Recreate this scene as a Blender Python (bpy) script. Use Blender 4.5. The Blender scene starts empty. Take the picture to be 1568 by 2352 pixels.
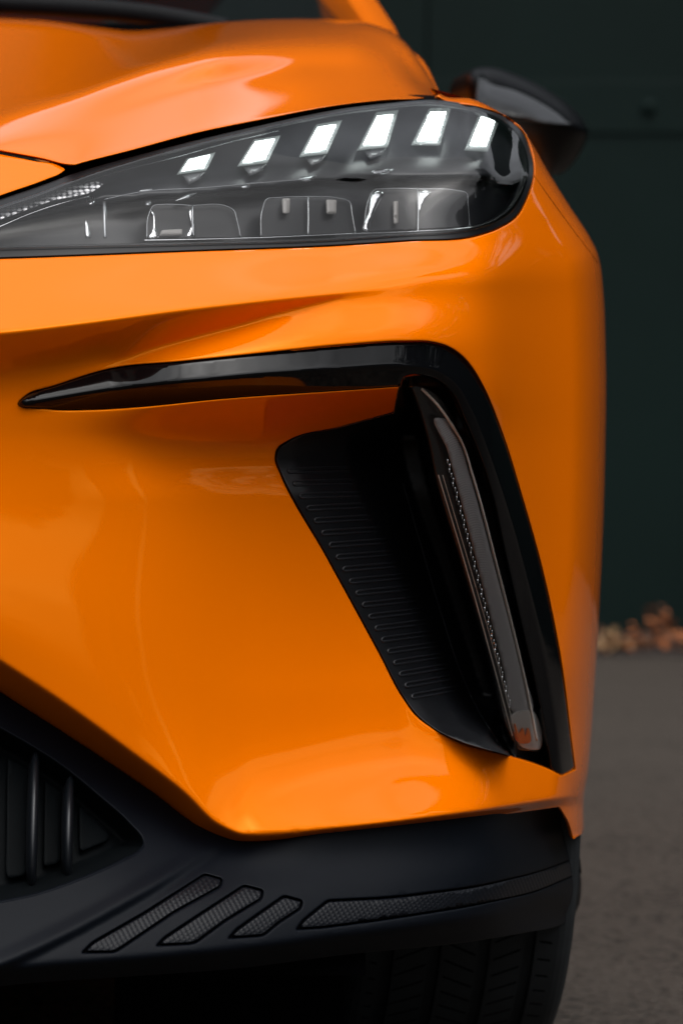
import bpy, bmesh, math, random
import numpy as np
from mathutils import Vector, Matrix
from mathutils.geometry import delaunay_2d_cdt
random.seed(7)
rng = np.random.default_rng(7)
R = math.radians
S = bpy.context.scene
COL = S.collection

# ------------------------------------------------------------------ camera
CX, CZ, DIST = 0.17, 0.68, 3.3          # lens height and distance to the car's nose plane (y = 0)
F, X0, YH = 9164.0, -300.0, 797.0       # focal length and principal point in units of a 1568 x 2352 frame
cam = bpy.data.cameras.new('camera')
cam.sensor_fit = 'VERTICAL'
cam.sensor_height = 36
cam.sensor_width = 24
cam.lens = 36 * F / 2352
cam.shift_x = (784 - X0) / 2352
cam.shift_y = -(1176 - YH) / 2352
cam.clip_start = 0.05
cam.clip_end = 500
cam.dof.use_dof = True
cam.dof.focus_distance = DIST + 0.13
cam.dof.aperture_fstop = 8.0
camo = bpy.data.objects.new('camera', cam)
COL.objects.link(camo)
camo.location = (CX, -DIST, CZ)
camo.rotation_euler = (R(90), 0, 0)
S.camera = camo

# ------------------------------------------------------------------ world, sun, exposure
SUN_EL, SUN_AZ = 62, 170
w = bpy.data.worlds.new('World')
S.world = w
w.use_nodes = True
wn, wl = w.node_tree.nodes, w.node_tree.links
wn.clear()
wo = wn.new('ShaderNodeOutputWorld')
bg = wn.new('ShaderNodeBackground')
sky = wn.new('ShaderNodeTexSky')
sky.sky_type = 'NISHITA'
sky.sun_disc = False
sky.sun_elevation = R(SUN_EL)
sky.sun_rotation = R(SUN_AZ)
sky.dust_density = 3.0
sky.air_density = 1.0
hs = wn.new('ShaderNodeHueSaturation')
hs.inputs['Saturation'].default_value = 0.18
tc = wn.new('ShaderNodeTexCoord')
cl = wn.new('ShaderNodeTexNoise')
cl.inputs['Scale'].default_value = 3.4
cl.inputs['Detail'].default_value = 6
cl.inputs['Roughness'].default_value = 0.5
cl.inputs['Distortion'].default_value = 0.4
mr = wn.new('ShaderNodeMapRange')
mr.inputs['From Min'].default_value = 0.3
mr.inputs['From Max'].default_value = 0.7
mr.inputs['To Min'].default_value = 0.50
mr.inputs['To Max'].default_value = 1.50
mul = wn.new('ShaderNodeVectorMath')
mul.operation = 'SCALE'
wl.new(tc.outputs['Generated'], cl.inputs['Vector'])
wl.new(cl.outputs['Fac'], mr.inputs['Value'])
wl.new(sky.outputs[0], hs.inputs['Color'])
wl.new(hs.outputs[0], mul.inputs[0])
wl.new(mr.outputs[0], mul.inputs['Scale'])
sx = wn.new('ShaderNodeSeparateXYZ')
wl.new(tc.outputs['Generated'], sx.inputs[0])
ov = wn.new('ShaderNodeMapRange')       # overcast sky: the zenith is about three times as bright as the horizon
ov.inputs['From Min'].default_value = 0.0
ov.inputs['From Max'].default_value = 1.0
ov.inputs['To Min'].default_value = 0.58
ov.inputs['To Max'].default_value = 1.45
wl.new(sx.outputs['Z'], ov.inputs['Value'])
mul2 = wn.new('ShaderNodeVectorMath')
mul2.operation = 'SCALE'
wl.new(mul.outputs[0], mul2.inputs[0])
wl.new(ov.outputs[0], mul2.inputs['Scale'])
wl.new(mul2.outputs[0], bg.inputs['Color'])
bg.inputs['Strength'].default_value = 0.15
wl.new(bg.outputs[0], wo.inputs[0])

sun = bpy.data.lights.new('sun', 'SUN')
sun.energy = 0.5
sun.angle = R(120)
sun.color = (1.0, 0.96, 0.9)
suno = bpy.data.objects.new('sun', sun)
COL.objects.link(suno)
az = R(SUN_AZ)
sd = Vector((math.sin(az) * math.cos(R(SUN_EL)), math.cos(az) * math.cos(R(SUN_EL)), math.sin(R(SUN_EL))))
suno.location = sd * 20
suno.rotation_euler = sd.to_track_quat('Z', 'Y').to_euler()

S.view_settings.view_transform = 'Standard'
S.view_settings.look = 'None'
S.view_settings.gamma = 1
S.view_settings.exposure = 0.47
S.render.engine = 'CYCLES'
S.cycles.max_bounces = 10
S.cycles.transparent_max_bounces = 16

# ------------------------------------------------------------------ materials
def mat(name, col=(0.5, 0.5, 0.5), rough=0.5, metal=0.0, coat=0.0, coat_rough=0.03, spec=0.5,
        bump=0.0, bump_scale=200.0, bump_dist=0.001, var=0.0, var_scale=5.0, emit=None, ior=1.5, coat_ior=1.5, tint=None):
    m = bpy.data.materials.new(name)
    m.use_nodes = True
    n, l = m.node_tree.nodes, m.node_tree.links
    b = n['Principled BSDF']
    b.inputs['Base Color'].default_value = (*col, 1)
    b.inputs['Roughness'].default_value = rough
    b.inputs['Metallic'].default_value = metal
    b.inputs['Coat Weight'].default_value = coat
    b.inputs['Coat Roughness'].default_value = coat_rough
    b.inputs['Specular IOR Level'].default_value = spec
    b.inputs['IOR'].default_value = ior
    if tint:
        b.inputs['Specular Tint'].default_value = (*tint, 1)
    b.inputs['Coat IOR'].default_value = coat_ior
    t = n.new('ShaderNodeTexCoord')
    if bump:
        no = n.new('ShaderNodeTexNoise')
        no.inputs['Scale'].default_value = bump_scale
        no.inputs['Detail'].default_value = 2
        bp = n.new('ShaderNodeBump')
        bp.inputs['Strength'].default_value = bump
        bp.inputs['Distance'].default_value = bump_dist
        l.new(t.outputs['Object'], no.inputs['Vector'])
        l.new(no.outputs['Fac'], bp.inputs['Height'])
        l.new(bp.outputs[0], b.inputs['Normal'])
        if coat:
            l.new(bp.outputs[0], b.inputs['Coat Normal'])
    if var:
        no = n.new('ShaderNodeTexNoise')
        no.inputs['Scale'].default_value = var_scale
        no.inputs['Detail'].default_value = 6
        mx = n.new('ShaderNodeMix')
        mx.data_type = 'RGBA'
        mx.inputs['A'].default_value = (*[c * (1 - var) for c in col], 1)
        mx.inputs['B'].default_value = (*[min(1, c * (1 + var)) for c in col], 1)
        l.new(t.outputs['Object'], no.inputs['Vector'])
        l.new(no.outputs['Fac'], mx.inputs['Factor'])
        l.new(mx.outputs['Result'], b.inputs['Base Color'])
    if emit:
        b.inputs['Emission Color'].default_value = (*emit[0], 1)
        b.inputs['Emission Strength'].default_value = emit[1]
    return m

def mat_glass(name, tint=(1, 1, 1), rough=0.0, ior=1.5):
    """thin clear polycarbonate: reflects by Fresnel, lets the rest straight through"""
    m = bpy.data.materials.new(name)
    m.use_nodes = True
    n, l = m.node_tree.nodes, m.node_tree.links
    n.clear()
    o = n.new('ShaderNodeOutputMaterial')
    mx = n.new('ShaderNodeMixShader')
    fr = n.new('ShaderNodeFresnel')
    fr.inputs['IOR'].default_value = ior
    g = n.new('ShaderNodeBsdfGlossy')
    g.inputs['Roughness'].default_value = rough
    t = n.new('ShaderNodeBsdfTransparent')
    t.inputs['Color'].default_value = (*tint, 1)
    l.new(fr.outputs[0], mx.inputs[0])
    l.new(t.outputs[0], mx.inputs[1])
    l.new(g.outputs[0], mx.inputs[2])
    l.new(mx.outputs[0], o.inputs[0])
    return m

PAINT = mat('orange_paint', (0.92, 0.180, 0.0), rough=0.015, spec=0.5, ior=1.5, tint=(1.0, 0.6, 0.08),
            bump=0.06, bump_scale=420, bump_dist=0.0004)
GLOSS = mat('gloss_black', (0.003, 0.0033, 0.004), rough=0.04, spec=0.25)
PLAST = mat('textured_black_plastic', (0.0026, 0.0040, 0.0068), spec=0.12, rough=0.52, bump=0.35, bump_scale=1500, bump_dist=0.0003)
VENTP = mat('satin_black_plastic', (0.004, 0.0045, 0.006), spec=0.4, rough=0.38, bump=0.15, bump_scale=1500, bump_dist=0.0003)
VOID = mat('deep_matt_black', (0.0015, 0.0015, 0.002), rough=0.9, spec=0.05)
RUBBER = mat('tyre_rubber', (0.026, 0.030, 0.033), rough=0.75, spec=0.25, var=0.25, var_scale=40)
LENS = mat_glass('clear_lens', ior=1.42)
HOUSE = mat('lamp_housing_grey', (0.010, 0.011, 0.013), rough=0.3, spec=.35)
CHROME = mat('bright_trim', (0.75, 0.76, 0.78), rough=0.12, metal=1.0)
SILVER = mat('satin_silver', (0.78, 0.70, 0.62), rough=0.5, metal=0.1)
LED = mat('lit_led', (1, 1, 1), emit=((0.88, 1.0, 0.97), 3.2))
LEDRIM = mat('led_rim', (0.22, 0.24, 0.24), rough=.12, emit=((.85, 1, .96), .10))
PRISM = mat('dim_prism', (.10, .105, .11), rough=.1)
MESHM = mat('grey_mesh_diffuser', (0.09, 0.088, 0.09), rough=0.45)

# ------------------------------------------------------------------ helpers: pixel + distance -> place
def W(X, Y, d):
    X, Y, d = np.broadcast_arrays(np.asarray(X, float), np.asarray(Y, float), np.asarray(d, float))
    s = (DIST + d) / F
    return np.stack([CX + (X - X0) * s, d, CZ - (Y - YH) * s], -1)

def spl(pairs):
    """natural cubic spline through (x, v) pairs, linear outside"""
    x = np.array([p[0] for p in pairs], float)
    v = np.array([p[1] for p in pairs], float)
    n = len(x)
    h = np.diff(x)
    A = np.eye(n)
    r = np.zeros(n)
    for i in range(1, n - 1):
        A[i, i - 1], A[i, i], A[i, i + 1] = h[i - 1], 2 * (h[i - 1] + h[i]), h[i]
        r[i] = 6 * ((v[i + 1] - v[i]) / h[i] - (v[i] - v[i - 1]) / h[i - 1])
    m = np.linalg.solve(A, r)
    s0 = (v[1] - v[0]) / h[0] - h[0] * (2 * m[0] + m[1]) / 6
    s1 = (v[-1] - v[-2]) / h[-1] + h[-1] * (2 * m[-1] + m[-2]) / 6
    def f(q):
        q = np.asarray(q, float)
        i = np.clip(np.searchsorted(x, q) - 1, 0, n - 2)
        t = q - x[i]
        u = x[i + 1] - q
        H = h[i]
        y = (m[i] * u**3 + m[i + 1] * t**3) / (6 * H) + (v[i] / H - m[i] * H / 6) * u + (v[i + 1] / H - m[i + 1] * H / 6) * t
        y = np.where(q < x[0], v[0] + s0 * (q - x[0]), y)
        return np.where(q > x[-1], v[-1] + s1 * (q - x[-1]), y)
    return f

def pch(pairs):
    """monotone (no overshoot) cubic through pairs, flat outside"""
    x = np.array([p[0] for p in pairs], float)
    v = np.array([p[1] for p in pairs], float)
    h = np.diff(x)
    dl = np.diff(v) / h
    m = np.zeros(len(x))
    for i in range(1, len(x) - 1):
        if dl[i - 1] * dl[i] > 0:
            w1, w2 = 2 * h[i] + h[i - 1], h[i] + 2 * h[i - 1]
            m[i] = (w1 + w2) / (w1 / dl[i - 1] + w2 / dl[i])
    m[0], m[-1] = dl[0], dl[-1]
    def f(q):
        q = np.clip(np.asarray(q, float), x[0], x[-1])
        i = np.clip(np.searchsorted(x, q) - 1, 0, len(x) - 2)
        t = (q - x[i]) / h[i]
        return ((2 * t**3 - 3 * t**2 + 1) * v[i] + (t**3 - 2 * t**2 + t) * h[i] * m[i]
                + (-2 * t**3 + 3 * t**2) * v[i + 1] + (t**3 - t**2) * h[i] * m[i + 1])
    return f

def rows_eval(rows, X, Y):
    """rows: list of (Yfn, dfn, sharpfn or number) from top to bottom"""
    n = len(rows)
    YY = np.stack([r[0](X) for r in rows])
    DD = np.stack([r[1](X) for r in rows])
    for i in range(1, n):
        YY[i] = np.maximum(YY[i], YY[i - 1] + 4)
    SH = np.stack([r[2](X) if callable(r[2]) else np.full(X.shape, float(r[2])) for r in rows])
    sec = (DD[1:] - DD[:-1]) / (YY[1:] - YY[:-1])
    tb = np.zeros_like(DD)          # tangent just below the row (going down)
    ta = np.zeros_like(DD)          # tangent just above the row
    for i in range(n):
        if i == 0:
            ta[i] = tb[i] = sec[0]
        elif i == n - 1:
            ta[i] = tb[i] = sec[-1]
        else:
            h0, h1 = YY[i] - YY[i - 1], YY[i + 1] - YY[i]
            sm = (sec[i - 1] * h1 + sec[i] * h0) / (h0 + h1)
            ta[i] = sm * (1 - SH[i]) + sec[i - 1] * SH[i]
            tb[i] = sm * (1 - SH[i]) + sec[i] * SH[i]
    out = np.where(Y < YY[0], DD[0] + ta[0] * (Y - YY[0]), 0)
    out = np.where(Y >= YY[-1], DD[-1] + tb[-1] * (Y - YY[-1]), out)
    for i in range(n - 1):
        H = YY[i + 1] - YY[i]
        t = (Y - YY[i]) / H
        v = ((2 * t**3 - 3 * t**2 + 1) * DD[i] + (t**3 - 2 * t**2 + t) * H * tb[i]
             + (-2 * t**3 + 3 * t**2) * DD[i + 1] + (t**3 - t**2) * H * ta[i + 1])
        out = np.where((Y >= YY[i]) & (Y < YY[i + 1]), v, out)
    return out

class Field:
    """row network sampled on a grid, softened a little, read back smoothly"""
    def __init__(s, rows, x0, x1, y0, y1, g=4.0, blur=2.0, extra=None):
        s.x0, s.y0, s.g = x0, y0, g
        xs = np.arange(x0, x1 + g, g)
        ys = np.arange(y0, y1 + g, g)
        XX, YY = np.meshgrid(xs, ys)
        Z = rows_eval(rows, XX, YY)
        if extra is not None:
            Z = Z + extra(XX, YY)
        k = int(3 * blur) + 1
        kk = np.exp(-0.5 * (np.arange(-k, k + 1) / blur) ** 2)
        kk /= kk.sum()
        def pad_blur(a, ax):
            p = np.pad(a, [(k, k) if i == ax else (0, 0) for i in range(2)], mode='reflect', reflect_type='odd')
            o = np.zeros_like(a)
            for i, q in enumerate(kk):
                sl = [slice(None), slice(None)]
                sl[ax] = slice(i, i + a.shape[ax])
                o += q * p[tuple(sl)]
            return o
        s.Z = pad_blur(pad_blur(Z, 0), 1)
    def __call__(s, X, Y):
        u = np.clip((np.asarray(X, float) - s.x0) / s.g, 1, s.Z.shape[1] - 3.001)
        v = np.clip((np.asarray(Y, float) - s.y0) / s.g, 1, s.Z.shape[0] - 3.001)
        iu, iv = u.astype(int), v.astype(int)
        fu, fv = u - iu, v - iv
        def wts(t):     # cubic B-spline: twice smooth
            return [(1 - t)**3 / 6, (3 * t**3 - 6 * t**2 + 4) / 6, (-3 * t**3 + 3 * t**2 + 3 * t + 1) / 6, t**3 / 6]
        a, b = wts(fu), wts(fv)
        o = 0
        for j in range(4):
            for i in range(4):
                o = o + b[j] * a[i] * s.Z[iv - 1 + j, iu - 1 + i]
        return o

def curve(pts, closed=True, step=6.0):
    """smooth polyline through pixel points; a third item marks a corner"""
    P = [np.array(p[:2], float) for p in pts]
    C = [len(p) > 2 for p in pts]
    n = len(P)
    out = []
    segs = n if closed else n - 1
    for i in range(segs):
        p1, p2 = P[i], P[(i + 1) % n]
        p0 = P[(i - 1) % n] if (closed or i > 0) else p1
        p3 = P[(i + 2) % n] if (closed or i + 2 < n) else p2
        L = np.linalg.norm(p2 - p1) + 1e-9
        def tan(a, b, c):       # at b
            la, lb = np.linalg.norm(b - a) + 1e-9, np.linalg.norm(c - b) + 1e-9
            return ((b - a) / la * lb + (c - b) / lb * la) / (la + lb)
        t1 = (p2 - p1) / L if C[i] or (not closed and i == 0) else tan(p0, p1, p2)
        t2 = (p2 - p1) / L if C[(i + 1) % n] or (not closed and i + 2 >= n) else tan(p1, p2, p3)
        k = max(1, int(round(L / step)))
        for j in range(k):
            t = j / k
            out.append((2*t**3-3*t**2+1)*p1 + (t**3-2*t**2+t)*L*t1 + (-2*t**3+3*t**2)*p2 + (t**3-t**2)*L*t2)
    if not closed:
        out.append(P[-1])
    return np.array(out)

def rounded(cs, r=8.0, k=5):
    """polygon with its corners rounded off"""
    out = []
    n = len(cs)
    P = [np.array(c[:2], float) for c in cs]
    L = [np.linalg.norm(P[(i + 1) % n] - P[i]) for i in range(n)]
    T = [min(cs[i][2] if len(cs[i]) > 2 else r, L[i - 1] * .45, L[i] * .45) for i in range(n)]
    for i in range(n):
        p0, p, p2 = P[i - 1], P[i], P[(i + 1) % n]
        s0 = p + (p0 - p) / L[i - 1] * T[i]
        s1 = p + (p2 - p) / L[i] * T[i]
        nx = p2 + (p - p2) / L[i] * T[(i + 1) % n]
        kk = max(2, min(k, int(T[i] / 2)))
        for j in range(kk + 1):
            u = j / kk
            out.append((1 - u)**2 * s0 + 2 * u * (1 - u) * p + u * u * s1)
        m_ = max(1, int(np.linalg.norm(nx - s1) / 7))
        for j in range(1, m_):
            out.append(s1 + (nx - s1) * j / m_)
    return np.array(out)

def seg_dist(pts, poly, closed=True):
    a = poly if closed else poly[:-1]
    b = np.roll(poly, -1, 0) if closed else poly[1:]
    ab = b - a
    L2 = (ab**2).sum(1) + 1e-12
    out = np.full(len(pts), 1e9)
    for k in range(0, len(pts), 20000):
        q = pts[k:k+20000]
        best = np.full(len(q), 1e18)
        for c in range(0, len(a), 64):
            A, AB, LL = a[c:c+64], ab[c:c+64], L2[c:c+64]
            d = q[:, None, :] - A[None]
            t = np.clip((d * AB[None]).sum(2) / LL, 0, 1)
            e = d - t[..., None] * AB[None]
            best = np.minimum(best, (e**2).sum(2).min(1))
        out[k:k+20000] = np.sqrt(best)
    return out

def inside(pts, poly):
    x, y = pts[:, 0], pts[:, 1]
    c = np.zeros(len(pts), bool)
    px, py = poly[:, 0], poly[:, 1]
    qx, qy = np.roll(px, -1), np.roll(py, -1)
    for i in range(len(poly)):
        if py[i] == qy[i]:
            continue
        hit = ((py[i] > y) != (qy[i] > y)) & (x < (qx[i] - px[i]) * (y - py[i]) / (qy[i] - py[i]) + px[i])
        c ^= hit
    return c

def clean_link(name, verts, faces, m, parent=None, smooth=True):
    me = bpy.data.meshes.new(name)
    me.from_pydata([tuple(v) for v in verts], [], faces)
    me.update()
    if smooth:
        me.shade_smooth()
    if m is not None:
        me.materials.append(m)
    o = bpy.data.objects.new(name, me)
    COL.objects.link(o)
    if parent is not None:
        o.parent = parent
    return o

def ring_pts(loop, off, sgn):
    t = np.roll(loop, -1, 0) - np.roll(loop, 1, 0)
    t /= (np.linalg.norm(t, axis=1)[:, None] + 1e-9)
    nrm = np.stack([-t[:, 1], t[:, 0]], 1) * sgn
    return loop + nrm * off

def area(p):
    return 0.5 * np.sum(p[:, 0] * np.roll(p[:, 1], -1) - np.roll(p[:, 0], -1) * p[:, 1])

def patch(name, outer, depth, m, parent=None, holes=(), step=8.0, rings=(1, 2.2, 4, 6.5), rnd=4.0, skirt=0.012,
          round_on=None, crease_lines=(), cstep=6.0, sink=1.0, raw=False):
    """a skin over a traced outline: every vertex gets its own real depth"""
    loops = [outer] + list(holes)
    pts = []
    edges = []
    for lp in loops:
        b = len(pts)
        pts += [tuple(p) for p in lp]
        k = len(lp)
        edges += [(b + i, b + (i + 1) % k) for i in range(k)]
    nb = len(pts)
    free = []
    for li, lp in enumerate(loops):
        sg = 1 if area(lp) > 0 else -1
        if li > 0:
            sg = -sg
        for r in rings:
            q = ring_pts(lp, r, sg)
            dd = np.min([seg_dist(q, l2) for l2 in loops], axis=0)
            q = q[(dd > r * 0.93)]
            free.append(q)
    for cln in crease_lines:
        for o in (-6, -2.5, 0, 2.5, 6):
            t = np.gradient(cln, axis=0)
            t /= np.linalg.norm(t, axis=1)[:, None]
            free.append(cln + np.stack([-t[:, 1], t[:, 0]], 1) * o)
    xs = np.arange(outer[:, 0].min(), outer[:, 0].max(), step)
    ys = np.arange(outer[:, 1].min(), outer[:, 1].max(), step)
    G = np.stack(np.meshgrid(xs, ys), -1).reshape(-1, 2)
    G = G[inside(G, outer)]
    for cln in crease_lines:
        if len(G):
            G = G[seg_dist(G, cln, False) > 8]
    rl = rings[-1] if rings else 0
    if len(G):
        dd = np.min([seg_dist(G, l2) for l2 in loops], axis=0)
        G = G[dd > rl + 0.4 * step]
    free.append(G)
    fr = np.concatenate([f for f in free if len(f)]) if any(len(f) for f in free) else np.zeros((0, 2))
    if len(fr):
        ok = inside(fr, outer)
        for h in holes:
            ok &= ~inside(fr, h)
        dd = np.min([seg_dist(fr, l2) for l2 in loops], axis=0)
        fr = fr[ok & (dd > 0.4)]
    allp = np.concatenate([np.array(pts), fr]) if len(fr) else np.array(pts)
    r = delaunay_2d_cdt([Vector(p) for p in allp], edges, [], 0, 1e-4, False)
    V = np.array([(v.x, v.y) for v in r[0]])
    T = np.array([t[:] for t in r[2]])
    cen = V[T].mean(1)
    ok = inside(cen, outer)
    for h in holes:
        ok &= ~inside(cen, h)
    T = T[ok]
    d = depth(V[:, 0], V[:, 1])
    if rnd:
        ro = loops if round_on is None else round_on
        q = np.min([seg_dist(V, l2, closed=(round_on is None)) for l2 in ro], axis=0)
        t = np.clip(1 - q / rnd, 0, 1)
        d = d + rnd * 0.00037 * sink * (1 - np.sqrt(np.clip(1 - t**2, 0, 1)))
    P = W(V[:, 0], V[:, 1], d)
    faces = []
    for t in T:
        a, b, c = V[t[0]], V[t[1]], V[t[2]]
        # screen y is down: orient the faces to the viewer
        if (b[0]-a[0])*(c[1]-a[1]) - (b[1]-a[1])*(c[0]-a[0]) > 0:
            faces.append((int(t[0]), int(t[2]), int(t[1])))
        else:
            faces.append((int(t[0]), int(t[1]), int(t[2])))
    verts = [tuple(p) for p in P]
    if skirt:
        cnt = {}
        for f in faces:
            for i in range(3):
                cnt[(f[i], f[(i + 1) % 3])] = 1
        bd = [(a, b) for (a, b) in cnt if (b, a) not in cnt]
        new = {}
        for a, b in bd:
            for q in (a, b):
                if q not in new:
                    new[q] = len(verts)
                    x, y, z = verts[q]
                    verts.append((x, y + skirt, z))
        faces += [(b, a, new[a], new[b]) for a, b in bd]
    if raw:
        return verts, faces
    return clean_link(name, verts, faces, m, parent)

def tube(name, pts, r, m, parent=None, closed=False, n=8, flat=1.0):
    """round bead along world points; r is a number or one per point"""
    P = np.array(pts, float)
    k = len(P)
    rr = np.full(k, r) if np.isscalar(r) else np.array(r)
    T = np.gradient(P, axis=0) if not closed else np.roll(P, -1, 0) - np.roll(P, 1, 0)
    T /= np.linalg.norm(T, axis=1)[:, None] + 1e-12
    up = np.array([0, -1.0, 0])
    A = np.cross(T, up)
    A /= np.linalg.norm(A, axis=1)[:, None] + 1e-12
    B = np.cross(A, T)
    verts, faces = [], []
    for i in range(k):
        for j in range(n):
            a = 2 * math.pi * j / n
            verts.append(tuple(P[i] + rr[i] * (A[i] * math.cos(a) + B[i] * math.sin(a) * flat)))
    for i in range(k if closed else k - 1):
        i2 = (i + 1) % k
        for j in range(n):
            j2 = (j + 1) % n
            faces.append((i*n+j, i*n+j2, i2*n+j2, i2*n+j))
    if not closed:
        faces.append(tuple(range(n - 1, -1, -1)))
        faces.append(tuple((k - 1) * n + j for j in range(n)))
    return clean_link(name, verts, faces, m, parent)

def pxtube(name, pts, dfn, rpx, m, parent, closed=False, step=8, dz=0.0, **k):
    c = curve(pts, closed, step)
    d = dfn(c[:, 0], c[:, 1]) + dz
    return tube(name, W(c[:, 0], c[:, 1], d), rpx * 0.00037, m, parent, closed, **k)

def thing(name, label, cat, loc=(0, 0, 0)):
    o = bpy.data.objects.new(name, None)
    COL.objects.link(o)
    o.location = loc
    o['label'] = label
    o['category'] = cat
    return o

def const(v):
    return lambda X, Y: np.full(np.shape(X), float(v))

def box(name, lo, hi, m, parent=None, bev=0.0):
    bm = bmesh.new()
    bmesh.ops.create_cube(bm, size=1)
    for v in bm.verts:
        for i in range(3):
            v.co[i] = lo[i] + (v.co[i] + 0.5) * (hi[i] - lo[i])
    if bev:
        bmesh.ops.bevel(bm, geom=bm.edges[:], offset=bev, segments=2, affect='EDGES', profile=0.5)
    me = bpy.data.meshes.new(name)
    bm.to_mesh(me)
    bm.free()
    if m:
        me.materials.append(m)
    o = bpy.data.objects.new(name, me)
    COL.objects.link(o)
    if parent:
        o.parent = parent
    return o

# ================================================================== SETTING
GZ = -0.06
def ground_mat():
    m = bpy.data.materials.new('worn_asphalt')
    m.use_nodes = True
    n, l = m.node_tree.nodes, m.node_tree.links
    b = n['Principled BSDF']
    t = n.new('ShaderNodeTexCoord')
    a = n.new('ShaderNodeTexNoise')
    a.inputs['Scale'].default_value = 75
    a.inputs['Detail'].default_value = 8
    c = n.new('ShaderNodeTexVoronoi')
    c.inputs['Scale'].default_value = 70
    e = n.new('ShaderNodeTexNoise')
    e.inputs['Scale'].default_value = 3.2
    e.inputs['Detail'].default_value = 4
    mm = n.new('ShaderNodeMath')
    mm.operation = 'MULTIPLY_ADD'
    mm.inputs[1].default_value = 0.35
    m2 = n.new('ShaderNodeMath')
    m2.operation = 'ADD'
    r = n.new('ShaderNodeValToRGB')
    r.color_ramp.elements[0].position = 0.62
    r.color_ramp.elements[0].color = (0.010, 0.0083, 0.0072, 1)
    r.color_ramp.elements[1].position = 0.90
    r.color_ramp.elements[1].color = (0.062, 0.051, 0.042, 1)
    for q in (a, c, e):
        l.new(t.outputs['Object'], q.inputs['Vector'])
    l.new(c.outputs['Distance'], mm.inputs[0])
    l.new(a.outputs['Fac'], mm.inputs[2])
    m3 = n.new('ShaderNodeMath')
    m3.operation = 'MULTIPLY'
    m3.inputs[1].default_value = 0.38
    l.new(e.outputs['Fac'], m3.inputs[0])
    l.new(mm.outputs[0], m2.inputs[0])
    l.new(m3.outputs[0], m2.inputs[1])
    sy = n.new('ShaderNodeSeparateXYZ')
    l.new(t.outputs['Object'], sy.inputs[0])
    dy = n.new('ShaderNodeMapRange')          # paler towards the wall
    dy.inputs['From Min'].default_value = 1.5
    dy.inputs['From Max'].default_value = 6.2
    dy.inputs['To Min'].default_value = 0.0
    dy.inputs['To Max'].default_value = 0.17
    l.new(sy.outputs['Y'], dy.inputs['Value'])
    m4 = n.new('ShaderNodeMath')
    m4.operation = 'ADD'
    l.new(m2.outputs[0], m4.inputs[0])
    l.new(dy.outputs[0], m4.inputs[1])
    l.new(m4.outputs[0], r.inputs[0])
    l.new(r.outputs[0], b.inputs['Base Color'])
    b.inputs['Roughness'].default_value = 0.85
    b.inputs['Specular IOR Level'].default_value = 0.2
    bp = n.new('ShaderNodeBump')
    bp.inputs['Strength'].default_value = 0.8
    bp.inputs['Distance'].default_value = 0.01
    l.new(c.outputs['Distance'], bp.inputs['Height'])
    l.new(bp.outputs[0], b.inputs['Normal'])
    return m

g = clean_link('ground', [(-150, -150, GZ), (150, -150, GZ), (150, 150, GZ), (-150, 150, GZ)], [(0, 1, 2, 3)], ground_mat(), smooth=False)
g['kind'] = 'structure'

WALLY = 6.6
GREEN = mat('dark_green_paint', (0.0030, 0.0110, 0.0095), rough=0.55, spec=0.15, var=0.5, var_scale=1.0, bump=0.2, bump_scale=8, bump_dist=0.004)
wall = thing('wall', 'dark green painted metal wall standing far behind the orange car', 'wall', (0, WALLY, GZ))
wp = box('wall_panel', (-9, 0, 0), (1.55, 0.12, 4.2), GREEN, wall)
box('wall_panel', (1.556, 0, 0), (7.0, 0.12, 4.2), GREEN, wall)
box('wall_panel', (-7.12, -18, 0), (-7.0, 0, 3.2), GREEN, wall)  # unseen left return, added to darken what the black trim mirrors
box('wall_panel', (7.0, -10.0, 0), (7.12, 0, 2.5), GREEN, wall)  # unseen right return, added so the corner and lens end mirror dark
box('rail', (-9, -0.008, 1.27), (7.0, 0.0, 1.40), GREEN, wall, 0.002)
bolt_me = None
for i in range(26):
    bx_ = -1.2 + 0.22 * i
    if bolt_me is None:
        bm = bmesh.new()
        bmesh.ops.create_uvsphere(bm, u_segments=10, v_segments=6, radius=0.018)
        bolt_me = bpy.data.meshes.new('bolt')
        bm.to_mesh(bolt_me)
        bm.free()
        bolt_me.shade_smooth()
        bolt_me.materials.append(GREEN)
    o = bpy.data.objects.new('bolt', bolt_me)
    COL.objects.link(o)
    o.parent = wall
    o.location = (bx_, -0.012, 1.335)

SOIL = mat('dark_leaf_soil', (0.035, 0.026, 0.022), rough=0.95, var=0.5, var_scale=14)
def soil():
    vs, fs = [], []
    nx, ny = 240, 8
    for j in range(ny + 1):
        for i in range(nx + 1):
            x = -8 + 18 * i / nx
            t = j / ny
            y = WALLY - 0.38 + 0.38 * t + 0.05 * math.sin(x * 3.1) * (1 - t)
            z = GZ + 0.003 + 0.022 * t ** 0.8 + 0.006 * math.sin(x * 7.3 + t * 4) * t + random.uniform(-.003, .003)
            vs.append((x, y, max(z, GZ + 0.003)))
    for j in range(ny):
        for i in range(nx):
            a = j * (nx + 1) + i
            fs.append((a, a + 1, a + nx + 2, a + nx + 1))
    o = clean_link('soil_bank', vs, fs, SOIL)
    o['kind'] = 'structure'
soil()

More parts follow.
